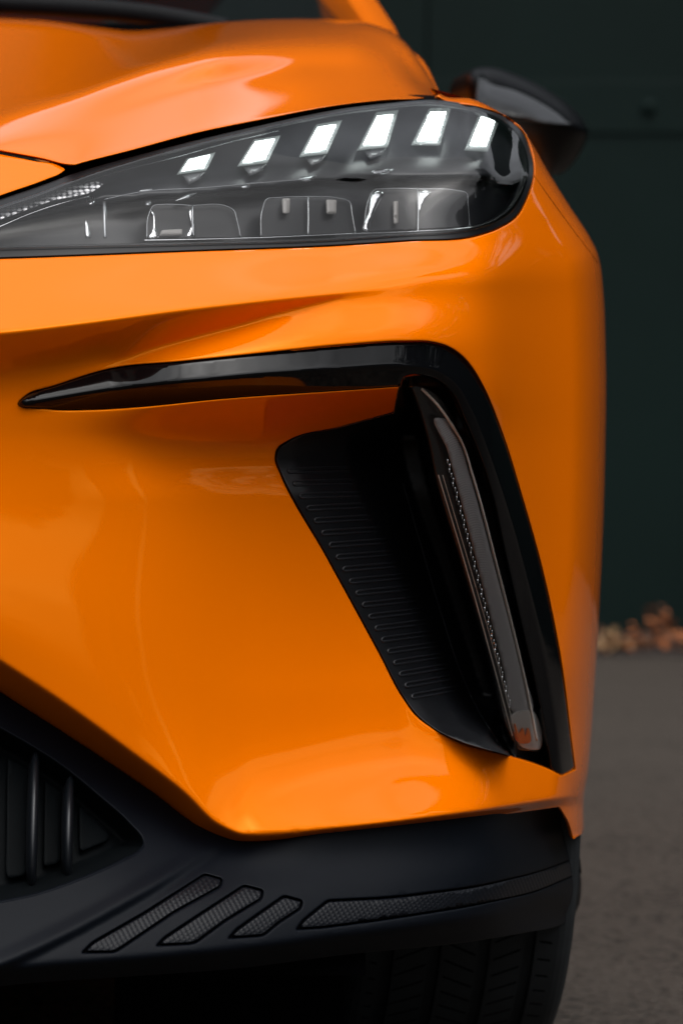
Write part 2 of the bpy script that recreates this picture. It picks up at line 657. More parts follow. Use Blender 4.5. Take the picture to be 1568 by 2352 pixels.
LEAFC = [mat('dry_leaf_orange', (0.42, 0.13, 0.035), rough=0.7), mat('dry_leaf_tan', (0.34, 0.20, 0.09), rough=0.7),
         mat('dry_leaf_brown', (0.16, 0.065, 0.03), rough=0.8)]
def leaf_clump(name, label, cat, cx, cy, n, w, h, mats, seed, kind=None, lz=0.1, size=0.045):
    rs = random.Random(seed)
    vs, fs, mi = [], [], []
    for i in range(n):
        a = rs.gauss(0, 0.5)
        px = cx + a * w
        py = cy + rs.gauss(0, 0.4) * 0.12
        pz = lz + abs(rs.gauss(0, 0.5)) * h * max(0.1, 1 - abs(a))
        s = size * rs.uniform(0.5, 1.2)
        q = Matrix.Rotation(rs.uniform(0, 6.28), 3, 'Z') @ Matrix.Rotation(rs.uniform(-1.2, 1.2), 3, 'X') @ Matrix.Rotation(rs.uniform(-1, 1), 3, 'Y')
        b = len(vs)
        for (u, v, t) in ((-1, 0, 0), (-.3, .55, .15), (.5, .4, .2), (1, 0, 0), (.5, -.4, .2), (-.3, -.55, .15)):
            c = q @ Vector((u * s, v * s, t * s))
            vs.append((px + c.x, py + c.y, pz + c.z))
        fs.append(tuple(range(b, b + 6)))
        mi.append(rs.choice(mats))
    me = bpy.data.meshes.new(name)
    me.from_pydata(vs, [], fs)
    for m in LEAFC:
        me.materials.append(m)
    for p, k in zip(me.polygons, mi):
        p.material_index = k
    me.update()
    o = bpy.data.objects.new(name, me)
    COL.objects.link(o)
    if kind:
        o['kind'] = kind
    else:
        o['label'] = label
        o['category'] = cat
    return o

def gx(X, y):
    return CX + (X - X0) * (DIST + y) / F
leaf_clump('dry_plant', 'clump of orange brown dead leaves at the green wall foot, farther from the car', 'dry plant',
           gx(1508, 6.35), 6.35, 110, 0.085, 0.115, [0, 0, 2], 3, lz=-0.045, size=.014)
leaf_clump('dry_plant', 'smaller pale tan leaf clump at the wall foot, next to the car edge', 'dry plant',
           gx(1398, 6.3), 6.3, 80, 0.045, 0.045, [1, 1, 2], 5, lz=-0.045, size=.016)
leaf_clump('fallen_leaves', '', '', gx(1300, 6.3), 6.32, 420, 1.6, 0.02, [0, 1, 2, 2, 2, 2], 8, kind='stuff', lz=-0.045, size=0.014)

# ------------------------------------------------------------------ unseen trees and houses, placed for the reflections they leave in the paint
BARK = mat('dark_bark', (0.05, 0.035, 0.025), rough=0.9)
NEEDLE = mat('dark_needles', (0.02, 0.035, 0.016), rough=0.8)
def tree_mesh(h, rw, conifer, seed, n=4200):
    rs = random.Random(seed)
    vs, fs = [], []
    for i in range(n):
        t = rs.random() ** (0.7 if conifer else 0.5)
        if conifer:
            z = h * (0.12 + 0.88 * rs.random())
            rad = rw * (1 - z / h) ** 0.8 * (0.75 + 0.35 * math.sin(z * 7) ** 2) + 0.05
            r_ = rad * math.sqrt(rs.random())
            a = rs.uniform(0, 6.28)
            c = Vector((r_ * math.cos(a), r_ * math.sin(a), z))
        else:
            k = rs.randrange(9)
            r2 = random.Random(seed * 31 + k)
            cc = Vector((r2.uniform(-1, 1) * rw * .6, r2.uniform(-1, 1) * rw * .6, h * (0.45 + 0.42 * r2.random())))
            v = Vector((rs.gauss(0, 1), rs.gauss(0, 1), rs.gauss(0, .8)))
            c = cc + v.normalized() * rw * 0.5 * rs.random() ** .4
        s = rs.uniform(.16, .42)
        u = Vector((rs.uniform(-1, 1), rs.uniform(-1, 1), rs.uniform(-1, 1))).normalized() * s
        v = u.orthogonal().normalized() * s * .7
        b = len(vs)
        vs += [tuple(c - u), tuple(c + v), tuple(c + u)]
        fs.append((b, b + 1, b + 2))
    me = bpy.data.meshes.new('crown')
    me.from_pydata(vs, [], fs)
    me.materials.append(NEEDLE)
    bm = bmesh.new()
    bmesh.ops.create_cone(bm, cap_ends=True, segments=10, radius1=0.24, radius2=0.04, depth=h * .9)
    for v in bm.verts:
        v.co.z += h * .45
    tm = bpy.data.meshes.new('trunk')
    bm.to_mesh(tm)
    bm.free()
    tm.materials.append(BARK)
    return me, tm
kinds = [tree_mesh(9, 1.7, True, 1), tree_mesh(8, 3.0, False, 2), tree_mesh(12, 2.0, True, 3)]
TREEL = ['%s %s mirrored in the car, %s' % q for q in (
    ('low leafy tree', 'across the street', 'leftmost of the row'), ('tall pointed conifer', 'across the street', 'left of the wide brick house'),
    ('short dark conifer', 'behind the photographer', 'in the first gap between houses'), ('small pointed conifer', 'behind the photographer', 'in the second gap between houses'),
    ('bushy leafy tree', 'on the right side', 'level with the front wheel'), ('tall conifer', 'on the right side', 'level with the rear door'))]
spots = [(-13, -17, 1), (-7, -18, 2), (9.0, -15.5, 0), (13.6, -12.4, 0), (9.4, 0.5, 1), (9.2, 4.5, 2)]
for i, (x, y, k) in enumerate(spots):
    t = thing('tree', TREEL[i], 'tree', (x, y, GZ))
    t['group'] = 'trees across the street'
    t.rotation_euler.z = i * 1.3
    s = 0.85 + 0.12 * ((i * 7) % 4)
    t.scale = (s, s, s)
    for nme, me in zip(('crown', 'trunk'), kinds[k]):
        o = bpy.data.objects.new(nme, me)
        COL.objects.link(o)
        o.parent = t
HW = mat('dark_brick_house', (0.10, 0.085, 0.075), rough=0.9, var=0.3, var_scale=3)
HW2 = mat('light_render_house', (0.62, 0.60, 0.56), rough=0.9)
RF = mat('slate_roof', (0.04, 0.04, 0.045), rough=0.7)
WG = mat('window_glass', (0.05, 0.06, 0.07), rough=0.1)
def house(a0, a1, dist, h, m, lab):
    """an unseen house, added for its reflection, whose front spans the bearings a0..a1 (degrees right of straight back) seen from the car"""
    am = R((a0 + a1) / 2)
    wd = dist * math.tan(R(a1 - a0) / 2)
    t = thing('house', lab, 'house', (.3 + dist * math.sin(am), -dist * math.cos(am), GZ))
    t['group'] = 'unseen houses added for reflections'
    t.rotation_euler.z = am
    box('wall', (-wd, -5, 0), (wd, 0, h), m, t)
    rv = [(-wd - .2, .3, h), (wd + .2, .3, h), (wd + .2, -5.3, h), (-wd - .2, -5.3, h), (-wd, -2.5, h + 1.8), (wd, -2.5, h + 1.8)]
    clean_link('roof', rv, [(0, 1, 5, 4), (2, 3, 4, 5), (1, 2, 5), (3, 0, 4), (3, 2, 1, 0)], RF, t, False)
    k = max(1, int(wd * 2 / 2.2))
    for i in range(k):
        cx_ = -wd + (i + .5) * wd * 2 / k
        for z in (1.0, 3.4):
            if z + 1.3 < h and wd > .8:
                box('window', (cx_ - .35, 0.0, z), (cx_ + .35, 0.05, z + 1.2), WG, t)
house(-75, -38, 13, 5.0, HW, 'unseen long dark brick house on the left, added to mirror dark in the black trim')
house(-26, -6, 17, 4.6, HW, 'unseen wide dark brick house added straight behind the photographer')
house(-2, 7, 18, 3.4, HW2, 'unseen low light rendered house added between two dark brick houses')
house(12, 28, 14, 5.5, HW, 'unseen dark brick house added left of the first bright gap in the reflections')
house(39.5, 44.5, 13, 7.0, HW, 'unseen narrow tall dark brick house added between the two bright gaps')
house(53.5, 74, 12, 5.5, HW, 'unseen dark brick house added on the right beyond the second bright gap')

# ================================================================== THE CAR
car = thing('car', 'glossy orange car seen close at its front corner, headlight lit', 'car')

SIL = curve([(999, 200), (1011, 215), (1084, 227), (1134, 250), (1169, 272), (1194, 290), (1219, 325), (1259, 395), (1309, 475),
             (1354, 545), (1373, 585), (1379, 612), (1385, 667), (1391, 817), (1392, 892), (1390, 1017), (1387, 1147),
             (1381, 1300), (1376, 1391), (1369, 1516), (1361, 1641), (1355, 1721), (1348, 1787), (1342, 1817), (1340, 1912)], False, 6)
SIL_A = pch([(200, 0.06), (300, 0.12), (420, 0.14), (600, 0.17), (1200, 0.17), (1700, 0.16), (1950, 0.16), (2400, 0.16)])
SIL_Q = pch([(200, 40), (400, 60), (600, 80), (1200, 80), (1800, 80), (2400, 80)])
def side_turn(X, Y):
    sh = np.shape(X)
    p = np.stack([np.ravel(X), np.ravel(Y)], 1)
    q = seg_dist(p, SIL, False)
    t = np.clip(1 - q / SIL_Q(p[:, 1]), 0, 1)
    return (SIL_A(p[:, 1]) * (1 - np.sqrt(np.clip(1 - t**2, 0, 1)))).reshape(sh)

D0 = spl([(-300, 0.0), (0, .025), (300, .05), (592, .09), (800, .13), (964, .168), (1060, .203), (1120, .238), (1170, .285), (1230, .345), (1300, .405), (1400, .475)])
def row(ys, ds, sh=0.0, add=True):
    f, g_ = pch(ys), pch(ds)
    return (f, (lambda X: D0(X) + g_(X)) if add else g_, pch(sh) if isinstance(sh, list) else sh)
Y_LIP = [(-80, 1465), (0, 1518), (135, 1607), (300, 1727), (425, 1822), (500, 1893), (565, 1918), (784, 1902), (1034, 1872), (1234, 1842), (1309, 1829), (1400, 1812)]
Y_RET = [(-80, 1560), (0, 1612), (175, 1725), (350, 1842), (470, 1923), (540, 1944), (784, 1917), (1164, 1870), (1279, 1852), (1400, 1840)]
lipf = pch(Y_LIP)
def frac(a):
    return lambda X: 1150 + (lipf(X) - 1150) * a
B_ROWS = [
    row([(-80, 200), (1400, 200)], [(-80, .25), (900, .25), (1004, .235), (1100, .185), (1180, .12), (1250, .08), (1400, .05)]),
    row([(-80, 594), (0, 592), (450, 575), (784, 562), (934, 552), (1094, 540), (1184, 515), (1400, 500)],
        [(-80, .088), (450, .082), (900, .075), (1050, .055), (1150, .035), (1250, .02), (1400, .01)]),
    row([(-80, 770), (0, 765), (200, 742), (400, 715), (600, 692), (800, 672), (900, 662), (1000, 652), (1200, 645), (1400, 640)],
        [(-80, 0), (600, 0), (850, .006), (1000, .006), (1150, 0), (1400, 0)], [(-80, .9), (750, .9), (900, .3), (1000, 0), (1400, 0)]),
    row([(-80, 880), (0, 872), (150, 852), (250, 834), (350, 802), (450, 774), (550, 747), (650, 717), (784, 686), (900, 672), (1000, 670), (1400, 665)],
        [(-80, .048), (0, .048), (250, .046), (350, .037), (450, .029), (550, .022), (650, .015), (784, .009), (900, .005), (1000, .004), (1150, 0), (1400, 0)],
        [(-80, 0), (200, 0.1), (300, .8), (784, .8), (900, 0), (1400, 0)]),
    row([(-80, 925), (45, 918), (125, 890), (250, 850), (425, 830), (784, 792), (960, 784), (1050, 800), (1150, 800), (1400, 800)],
        [(-80, .052), (45, .052), (250, .044), (425, .015), (600, -.006), (784, -.022), (960, -.026), (1100, -.014), (1200, -.004), (1400, 0)]),
    row([(-80, 940), (45, 938), (110, 941), (215, 942), (500, 918), (784, 898), (915, 889), (1050, 900), (1400, 900)],
        [(-80, .052), (45, .051), (250, .040), (425, .015), (600, -.002), (784, -.010), (915, -.012), (1100, -.014), (1200, -.004), (1400, 0)], [(-80, 0), (250, .2), (500, .9), (915, .9), (1100, 0), (1400, 0)]),
    row([(-80, 1010), (300, 1010), (600, 1010), (784, 990), (915, 975), (1100, 1000), (1400, 1000)],
        [(-80, .052), (150, .052), (300, .056), (600, .084), (784, .096), (915, .100), (1100, .0), (1200, 0), (1400, 0)]),
    row([(-80, 1150), (1400, 1150)],
        [(-80, .047), (300, .056), (600, .082), (784, .094), (915, .098), (1100, .0), (1200, 0), (1400, 0)]),
    (frac(.55), lambda X: D0(X) + pch([(-80, .036), (300, .046), (600, .066), (915, .078), (1100, .01), (1200, 0), (1400, 0)])(X), 0),
    (frac(.80), lambda X: D0(X) + pch([(-80, .034), (300, .042), (600, .048), (800, .050), (915, .050), (1100, .030), (1250, .010), (1400, .004)])(X), 0),
    row(Y_LIP, [(-80, .036), (300, .040), (425, .033), (500, .024), (600, .008), (784, -.008), (1034, -.020), (1200, -.022), (1309, -.016), (1400, -.012)], 1.0),
    row(Y_RET, [(-80, .150), (300, .140), (425, .115), (520, .075), (600, .048), (784, .03), (1034, .02), (1200, .015), (1300, .006), (1400, .004)], 1.0),
    row([(-80, 2100), (1400, 2100)], [(-80, .12), (784, .06), (1200, .03), (1300, 0.0), (1400, 0)]),
]
BF = Field(B_ROWS, -100, 1420, 180, 2140, 3.0, 1.1)
def bump_d(X, Y):
    return BF(X, Y) + side_turn(X, Y)

# lens depth (also carries the black border)
L_TOP = pch([(-80, 480), (0, 456), (100, 422), (165, 399), (300, 360), (450, 321), (600, 286), (784, 249), (884, 237), (1004, 229), (1084, 243), (1169, 272), (1205, 315), (1226, 375), (1250, 392)])
L_BOT = pch([(-80, 594), (0, 592), (450, 575), (784, 562), (934, 552), (1094, 540), (1144, 522), (1184, 495), (1209, 450), (1224, 402), (1250, 398)])
def on_body(fy, pairs, extra):
    xs = [1020, 1060, 1100, 1140, 1170, 1195, 1215, 1250]
    ys = fy(np.array(xs, float))
    d = bump_d(np.minimum(np.array(xs, float), 1222), ys)
    return pch(pairs + [(x, float(v) + extra) for x, v in zip(xs, d)])
LT = on_body(L_TOP, [(-80, .155), (0, .165), (165, .195), (300, .22), (600, .30), (784, .37), (884, .41)], -.002)
LB = on_body(L_BOT, [(-80, .105), (0, .112), (300, .135), (600, .17), (784, .205), (934, .235)], -.002)
LBW = pch([(-80, .5), (800, .5), (1040, .66), (1120, .76), (1250, .76)])
L_ROWS = [
    (L_TOP, LT, 0),
    (lambda X: 0.55 * L_TOP(X) + 0.45 * L_BOT(X), lambda X: (1 - LBW(X)) * LT(X) + LBW(X) * LB(X) - pch([(-80, .012), (600, .02), (784, .028), (1004, .022), (1120, .012), (1200, .004), (1250, 0)])(X), 0),
    (L_BOT, LB, 0),
]
LF = Field(L_ROWS, -100, 1260, 200, 620, 4.0, 3.0)

H_ROWS = [
    row([(-80, 438), (165, 380), (300, 346), (450, 306), (600, 275), (784, 240), (884, 230), (1004, 224), (1060, 222)],
        [(-80, .145), (0, .160), (165, .19), (300, .215), (450, .255), (600, .30), (784, .375), (884, .43), (1004, .50), (1060, .53)], add=False),
    row([(-80, 360), (0, 325), (165, 300), (350, 240), (480, 195), (600, 175), (700, 160), (800, 160), (900, 175), (1004, 219), (1060, 219)],
        [(-80, .22), (0, .245), (165, .285), (350, .36), (480, .42), (600, .49), (700, .55), (800, .60), (900, .62), (1004, .56), (1060, .55)], add=False),
    row([(-80, 300), (0, 272), (165, 220), (250, 187), (350, 150), (480, 110), (600, 88), (700, 80), (800, 85), (900, 120), (1004, 214), (1060, 215)],
        [(-80, .31), (0, .335), (165, .40), (250, .44), (350, .49), (480, .56), (600, .71), (700, .81), (800, .83), (900, .83), (1004, .66), (1060, .6)],
        [(-80, .9), (350, .8), (500, .4), (650, 0), (1060, 0)], add=False),
    row([(-80, 36), (0, 40), (100, 46), (225, 62), (300, 70), (375, 66), (500, 52), (650, 44), (784, 46), (834, 50), (909, 80), (934, 101), (969, 149), (999, 196), (1060, 205)],
        [(-80, 1.25), (300, 1.2), (600, 1.16), (784, 1.12), (834, 1.08), (909, .98), (969, .84), (1004, .75), (1060, .7)], add=False),
]
HF = Field(H_ROWS[::-1], -100, 1080, 20, 460, 3.0, 2.8)

# ---- outlines
bump_outer = curve([(-70, 597, 'c'), (0, 595), (450, 578), (784, 565), (934, 555), (1094, 543), (1146, 525), (1187, 498), (1212, 452), (1227, 400),
                    (1222, 349), (1201, 302), (1171, 272), (1100, 245), (1019, 229), (1004, 221, 'c'), (1011, 214, 'c')], False, 6)
bo = np.concatenate([bump_outer[:-1], SIL[SIL[:, 1] > 214], curve([(1340, 1912, 'c'), (1316, 1927, 'c'), (1304, 1887), (1284, 1853, 'c'), (1164, 1870), (784, 1917), (640, 1934), (540, 1944),
                    (500, 1940), (470, 1925), (350, 1842), (175, 1725), (0, 1612), (-70, 1567, 'c'), (-70, 597, 'c')], False, 6)[1:-1]])
vent_hole = curve([(42, 926), (60, 908), (125, 886), (250, 847), (425, 829), (600, 811), (784, 792), (934, 783), (985, 784), (1030, 796), (1062, 818), (1085, 845), (1106, 880),
                   (1149, 982), (1201, 1147), (1244, 1301), (1284, 1491), (1315, 1723), (1321, 1768, 'c'), (1289, 1781, 'c'), (1262, 1768), (1160, 1735),
                   (1050, 1704), (990, 1672), (955, 1645), (925, 1605), (870, 1502), (750, 1282), (640, 1082), (631, 1058), (636, 1030), (664, 1010), (780, 980), (904, 946, 'c'), (915, 889, 'c'),
                   (784, 898), (500, 918), (330, 935), (215, 942), (110, 940)], True, 6)
crease1 = curve([(-60, 770), (200, 742), (400, 715), (600, 692), (800, 672), (900, 662)], False, 7)
crease2 = curve([(265, 830), (350, 802), (450, 774), (550, 747), (650, 717), (784, 686)], False, 7)
crease3 = curve([(-62, 1478), (0, 1518), (135, 1607), (300, 1727), (425, 1822), (500, 1893), (565, 1918), (784, 1902), (1034, 1872), (1234, 1842), (1309, 1829)], False, 7)
bumper = patch('bumper', bo, bump_d, PAINT, car, holes=[vent_hole], step=8, rings=(.8, 1.8, 3.2, 5, 7.5, 11, 16), rnd=4.5, skirt=0.02,
               crease_lines=[crease1, crease2, crease3],
               round_on=[vent_hole, bump_outer, ])
hood_outer = curve([(-70, 330, 'c'), (0, 345), (100, 364), (155, 377), (172, 378), (190, 373), (300, 345), (450, 305), (600, 274), (784, 240), (884, 229), (985, 222), (1003, 217, 'c'),
                    (996, 196), (969, 150), (934, 102), (909, 80), (875, 62), (834, 50), (784, 46), (650, 44), (500, 52), (375, 66), (300, 70), (225, 62), (100, 46), (0, 40), (-70, 36, 'c')], True, 6)
hood_edge = curve([(-70, 330, 'c'), (0, 345), (100, 364), (155, 377), (172, 378), (190, 373), (300, 345), (450, 305), (600, 274), (784, 240), (884, 229), (985, 222), (1003, 217)], False, 6)
hood_top = curve([(1003, 217), (996, 196), (969, 150), (934, 102), (909, 80), (875, 62), (834, 50), (784, 46), (650, 44), (500, 52), (375, 66), (300, 70), (225, 62), (100, 46), (0, 40), (-70, 36)], False, 6)
def hood_d(X, Y):
    p = np.stack([np.ravel(X), np.ravel(Y)], 1)
    q = seg_dist(p, hood_top, False).reshape(np.shape(X))
    t = np.clip(1 - q / 22, 0, 1)
    return HF(X, Y) + 0.08 * (1 - np.sqrt(np.clip(1 - t**2, 0, 1)))
hcrease = curve([(-60, 294), (0, 272), (165, 220), (250, 187), (350, 150), (480, 110), (560, 94)], False, 6)
hood = patch('hood', hood_outer, hood_d, PAINT, car, step=5, rings=(.8, 1.8, 3.2, 5), rnd=4.5, skirt=0.03, round_on=[hood_edge], crease_lines=[hcrease])
nose_o = curve([(-70, 340, 'c'), (0, 354), (80, 370), (140, 382), (150, 389), (140, 398), (110, 411), (0, 450), (-70, 478, 'c')], True, 5)
nyl = pch([(-70, 478), (0, 450), (110, 411), (155, 390)])
patch('nose_panel', nose_o, lambda X, Y: LF(X, nyl(X)) - .004 + (nyl(X) - Y) * .0006, PAINT, car, step=6, rings=(.8, 1.8, 3.2, 5), rnd=5, skirt=.015)
pxtube('shut_line', [(1226, 404), (1264, 458), (1309, 520), (1347, 570), (1372, 604)], bump_d, 0.9, VOID, bumper, dz=.0001, step=6)
# dark seal behind the shut lines
gap_o = curve([(-70, 345, 'c'), (165, 372), (300, 339), (600, 268), (800, 233), (985, 219), (1011, 222), (1060, 238), (1150, 268), (1190, 300, 'c'), (1000, 300), (700, 320), (300, 420), (-70, 520, 'c')], True, 14)
patch('seal', gap_o, lambda X, Y: np.maximum(LF(X, Y), 0) + 0.06 + .0 * X, VOID, car, step=20, rings=(), rnd=0, skirt=0)

# ---- side of the car behind the outline
def side_skin():
    idx = range(0, len(SIL), 2)
    pts = np.array([SIL[i] for i in idx if SIL[i][1] > 230])
    d = bump_d(pts[:, 0], pts[:, 1])
    P = W(pts[:, 0], pts[:, 1], d)
    vs, fs = [], []
    ys = [0, .03, .08, .16, .26, .4, .6, .9, 1.3, 1.9, 2.6]
    for i, p in enumerate(P):
        for k, e in enumerate(ys):
            y = p[1] + e
            x = p[0] + 0.0 - 0.02 * min(1, e / .4) * (0.5 if p[2] < .75 else 1) - 0.012 * e
            z = p[2] + (0.12 * min(e, 1.2) if p[2] > .75 else 0)
            vs.append((x, y, z))
    n = len(ys)
    for i in range(len(P) - 1):
        for k in range(n - 1):
            a = i * n + k
            cy = (vs[a][1] + vs[a + 1][1]) / 2
            cz = vs[a][2]
            if (cy - .90) ** 2 + (cz - .273) ** 2 < .375 ** 2:
                continue
            fs.append((a, a + n, a + n + 1, a + 1))
    return clean_link('fender', vs, fs, PAINT, car)
side_skin()

# ================================================================== SWOOSH FRAME (gloss black)
ridge = [(60, 925), (280, 889), (500, 867), (784, 845), (934, 840), (999, 850), (1044, 878), (1084, 942), (1124, 1042), (1170, 1180), (1215, 1350), (1255, 1530), (1292, 1778)]
ridge_c = curve(ridge, False, 6)
frame_o = curve([(44, 926), (60, 911), (125, 889), (250, 850), (425, 832), (600, 814), (784, 795), (934, 786), (985, 787), (1029, 799), (1060, 821), (1083, 848), (1103, 882),
                 (1146, 984), (1198, 1149), (1241, 1303), (1281, 1493), (1312, 1724), (1318, 1767, 'c'), (1289, 1779, 'c'), (1266, 1768, 'c'), (1234, 1591), (1199, 1441), (1154, 1241),
                 (1134, 1147), (1069, 967), (1034, 897), (1005, 872), (974, 862), (945, 860), (925, 868), (918, 886, 'c'),
                 (784, 895), (500, 915), (330, 932), (215, 939), (110, 937)], True, 6)
# depth of the frame: proud ridge, faces falling away on both sides
edge_outer = curve([(44, 926), (125, 889), (250, 850), (425, 832), (600, 814), (784, 795), (934, 786), (985, 787), (1029, 799), (1060, 821), (1083, 848), (1103, 882),
                    (1146, 984), (1198, 1149), (1241, 1303), (1281, 1493), (1312, 1724), (1318, 1767)], False, 6)
def body_smooth(X, Y):
    """body depth over the vent, ignoring the recess below the trim"""
    return pch([(-80, .050), (45, .048), (250, .042), (425, .014), (600, -.006), (784, -.02), (960, -.024), (1100, -.012), (1200, -.004), (1400, 0)])(X) * np.clip((1500 - Y) / 500, 0, 1) + D0(X) + side_turn(X, Y)
BAND = np.concatenate([ring_pts(edge_outer, -3, 1) if False else edge_outer + np.array([4, -6.0]), ridge_c[::-1]])
def frame_d(X, Y):
    sh = np.shape(X)
    p = np.stack([np.ravel(X), np.ravel(Y)], 1)
    q = seg_dist(p, ridge_c, False)
    qo = seg_dist(p, edge_outer, False)
    side_out = inside(p, BAND)
    prof = np.sqrt(q**2 + 9) - 3
    d = body_smooth(p[:, 0], p[:, 1]) - 0.006 + 0.00037 * prof * np.where(side_out, .55, 1.25)
    return d.reshape(sh)
# signed split needs the ridge as a mesh line
patch('grille_frame', frame_o, frame_d, GLOSS, car, step=5, rings=(.8, 1.8, 3.2), rnd=4, skirt=.03, crease_lines=[ridge_c[4:-3]])

# ================================================================== VENT
vent_o = curve([(635, 1060), (640, 1033), (666, 1013), (780, 983), (906, 949, 'c'), (925, 868, 'c'), (960, 862), (1010, 870), (1060, 960), (1134, 1147), (1199, 1441), (1266, 1768, 'c'),
                (1160, 1733), (1052, 1702), (992, 1670), (958, 1643), (928, 1603), (873, 1500), (753, 1280), (643, 1080)], True, 7)
vl = pch([(940, 900), (1013, 640), (1060, 633), (1080, 640), (1280, 752), (1500, 872), (1600, 926), (1670, 990), (1735, 1160)])
vr = pch([(870, 935), (997, 984), (1091, 1004), (1291, 1064), (1541, 1134), (1706, 1179)])
def vent_d(X, Y):
    l_, r_ = vl(Y), vr(Y)
    t = np.clip((X - l_) / (r_ - l_ + 1e-6), 0, 1.3)
    base = bump_d(np.clip(l_, 0, 930) , Y) + .006
    deep = np.interp(t, [0, .12, .45, .62, .8, .93, 1.0, 1.3], [0, .004, .030, .10, .16, .15, .06, .05])
    w_ = np.clip((t - .8) / .2, 0, 1)
    d0_ = base * 1.0 + deep * np.maximum(np.clip((1760 - Y) / 160, .15, 1), np.clip((X - 1090) / 60, 0, 1)) + t * 0.05
    return d0_ * (1 - w_) + np.maximum(d0_, body_smooth(X, Y) + .055) * w_
vent = patch('side_vent', vent_o, vent_d, VENTP, car, step=7, rings=(.8, 1.8, 3.2), rnd=3, skirt=.01)
RIBM = mat('highlight_plastic', (.010, .011, .014), rough=.4)  # paler than the vent plastic: the highlight is in its colour
# moulded ribs on the vent's cheek
for i in range(20):
    Y = 1076 + 29.0 * i - 0.09 * i * i
    xl = float(vl(np.array([Y]))[0]) + 24
    ln = 140 - 1.8 * i
    xr = xl + ln
    sl = -3 if i < 3 else -4 - i * .8
    lp = [(xl + ln * (1 - t), Y + 10 + sl * (1 - t)) for t in np.linspace(0, .96, 9)]
    lp += [(xl + 4 - 5 * math.sin(a), Y + 5 + 5 * math.cos(a)) for a in np.linspace(.3, math.pi - .3, 5)]
    lp += [(xl + ln * t, Y + sl * t) for t in np.linspace(.04, 1, 9)]
    lp = np.array(lp)
    tube('rib', W(lp[:, 0], lp[:, 1], vent_d(lp[:, 0], lp[:, 1]) - .0005), .0010, RIBM, vent, n=6)

patch('vent_floor', curve([(972, 1652), (1000, 1634), (1020, 1636), (1040, 1668), (1085, 1692), (1140, 1722), (1050, 1700), (990, 1671)], True, 6), lambda X, Y: vent_d(X, Y) * 0 + bump_d(np.clip(X, 900, 1150) * 0 + 930, Y) + .016 + (1720 - Y) * .0006 + (X - 930) * .00035, GLOSS, vent, step=6, rings=(1, 2), rnd=3, skirt=.01)
pxtube('edge_glint', [(925, 1110), (960, 1230), (1010, 1400), (1060, 1550), (1094, 1624), (1150, 1716)], lambda X, Y: vent_d(X, Y), 2.0, RIBM, vent, dz=-.002)  # edge highlight laid in as a paler bead

# ================================================================== DRL / fog lamp strip
drl_o = curve([(946, 890), (962, 888), (1000, 905), (1036, 950), (1064, 1015), (1106, 1147), (1148, 1310), (1198, 1510), (1223, 1631), (1240, 1728, 'c'), (1190, 1722, 'c'), (1172, 1690), (1134, 1545),
               (1064, 1296), (1004, 1096), (984, 1000), (950, 900)], True, 6)
def drl_base(X, Y):
    return body_smooth(X, Y) + 0.020 + (1 - np.clip((X - vr(Y)) / 60, 0, 1)) * 0.015
drl = patch('light_strip', drl_o, lambda X, Y: drl_base(X, Y) + .022, mat('light_strip_housing', (0.012, 0.012, 0.013), rough=.25), car, step=7, rings=(1, 2.5), rnd=0, skirt=.02)
patch('lens', drl_o, drl_base, LENS, drl, step=7, rings=(.8, 1.8, 3.2), rnd=5, skirt=0)
mesh_l = pch([(940, 992), (1010, 1020), (1116, 1050), (1291, 1095), (1541, 1158), (1640, 1184)])
mesh_r = pch([(940, 1020), (1017, 1060), (1091, 1082), (1316, 1142), (1516, 1192), (1631, 1216)])
mp = [(float(mesh_l(np.array([y]))[0]), y) for y in (960, 1030, 1116, 1291, 1420, 1541, 1638)]
mq = [(float(mesh_r(np.array([y]))[0]) - 3, y) for y in (1640, 1516, 1400, 1316, 1200, 1091, 1017, 965)]
def mesh_mat():
    m = MESHM
    n, l = m.node_tree.nodes, m.node_tree.links
    t = n.new('ShaderNodeTexCoord')
    c = n.new('ShaderNodeTexChecker')
    c.inputs['Scale'].default_value = 1100
    c.inputs['Color1'].default_value = (0.40, 0.39, 0.395, 1)
    c.inputs['Color2'].default_value = (0.26, 0.25, 0.255, 1)
    l.new(t.outputs['Object'], c.inputs['Vector'])
    l.new(c.outputs['Color'], n['Principled BSDF'].inputs['Base Color'])
mesh_mat()
patch('diffuser', curve(mp + mq, True, 8), lambda X, Y: drl_base(X, Y) + .012, MESHM, drl, step=9, rings=(), rnd=0, skirt=.004)
pxtube('trim_line', [(968, 893), (1000, 925), (1036, 975), (1060, 1017), (1084, 1091), (1144, 1316), (1194, 1516), (1219, 1631), (1232, 1700)], drl_base, 3.2, SILVER, drl, dz=.008)
pxtube('trim_line', [(1006, 1091), (1066, 1290), (1136, 1540), (1176, 1690)], drl_base, 1.3, SILVER, drl, dz=.006)
pxtube('trim_line', [(1016, 1091), (1078, 1300), (1146, 1540), (1184, 1690)], drl_base, 1.0, SILVER, drl, dz=.008)
bead_m = mat_glass('clear_bead', (.9, .9, .9), ior=2.0)
bms = bmesh.new()
bmesh.ops.create_uvsphere(bms, u_segments=8, v_segments=6, radius=0.0018)
bead_me = bpy.data.meshes.new('bead')
bms.to_mesh(bead_me)
bms.free()
bead_me.materials.append(CHROME)
for i in range(54):
    Y = 1060 + i * 10.6
    X = float(mesh_l(np.array([Y]))[0]) - 8 + 2 * math.sin(i * 2.1)
    p = W(X, Y, drl_base(np.array([X]), np.array([Y]))[0] + .012)
    o = bpy.data.objects.new('bead', bead_me)
    COL.objects.link(o)
    o.parent = drl
    o.location = tuple(p)
    o.scale = (.42, .42, 1.2)
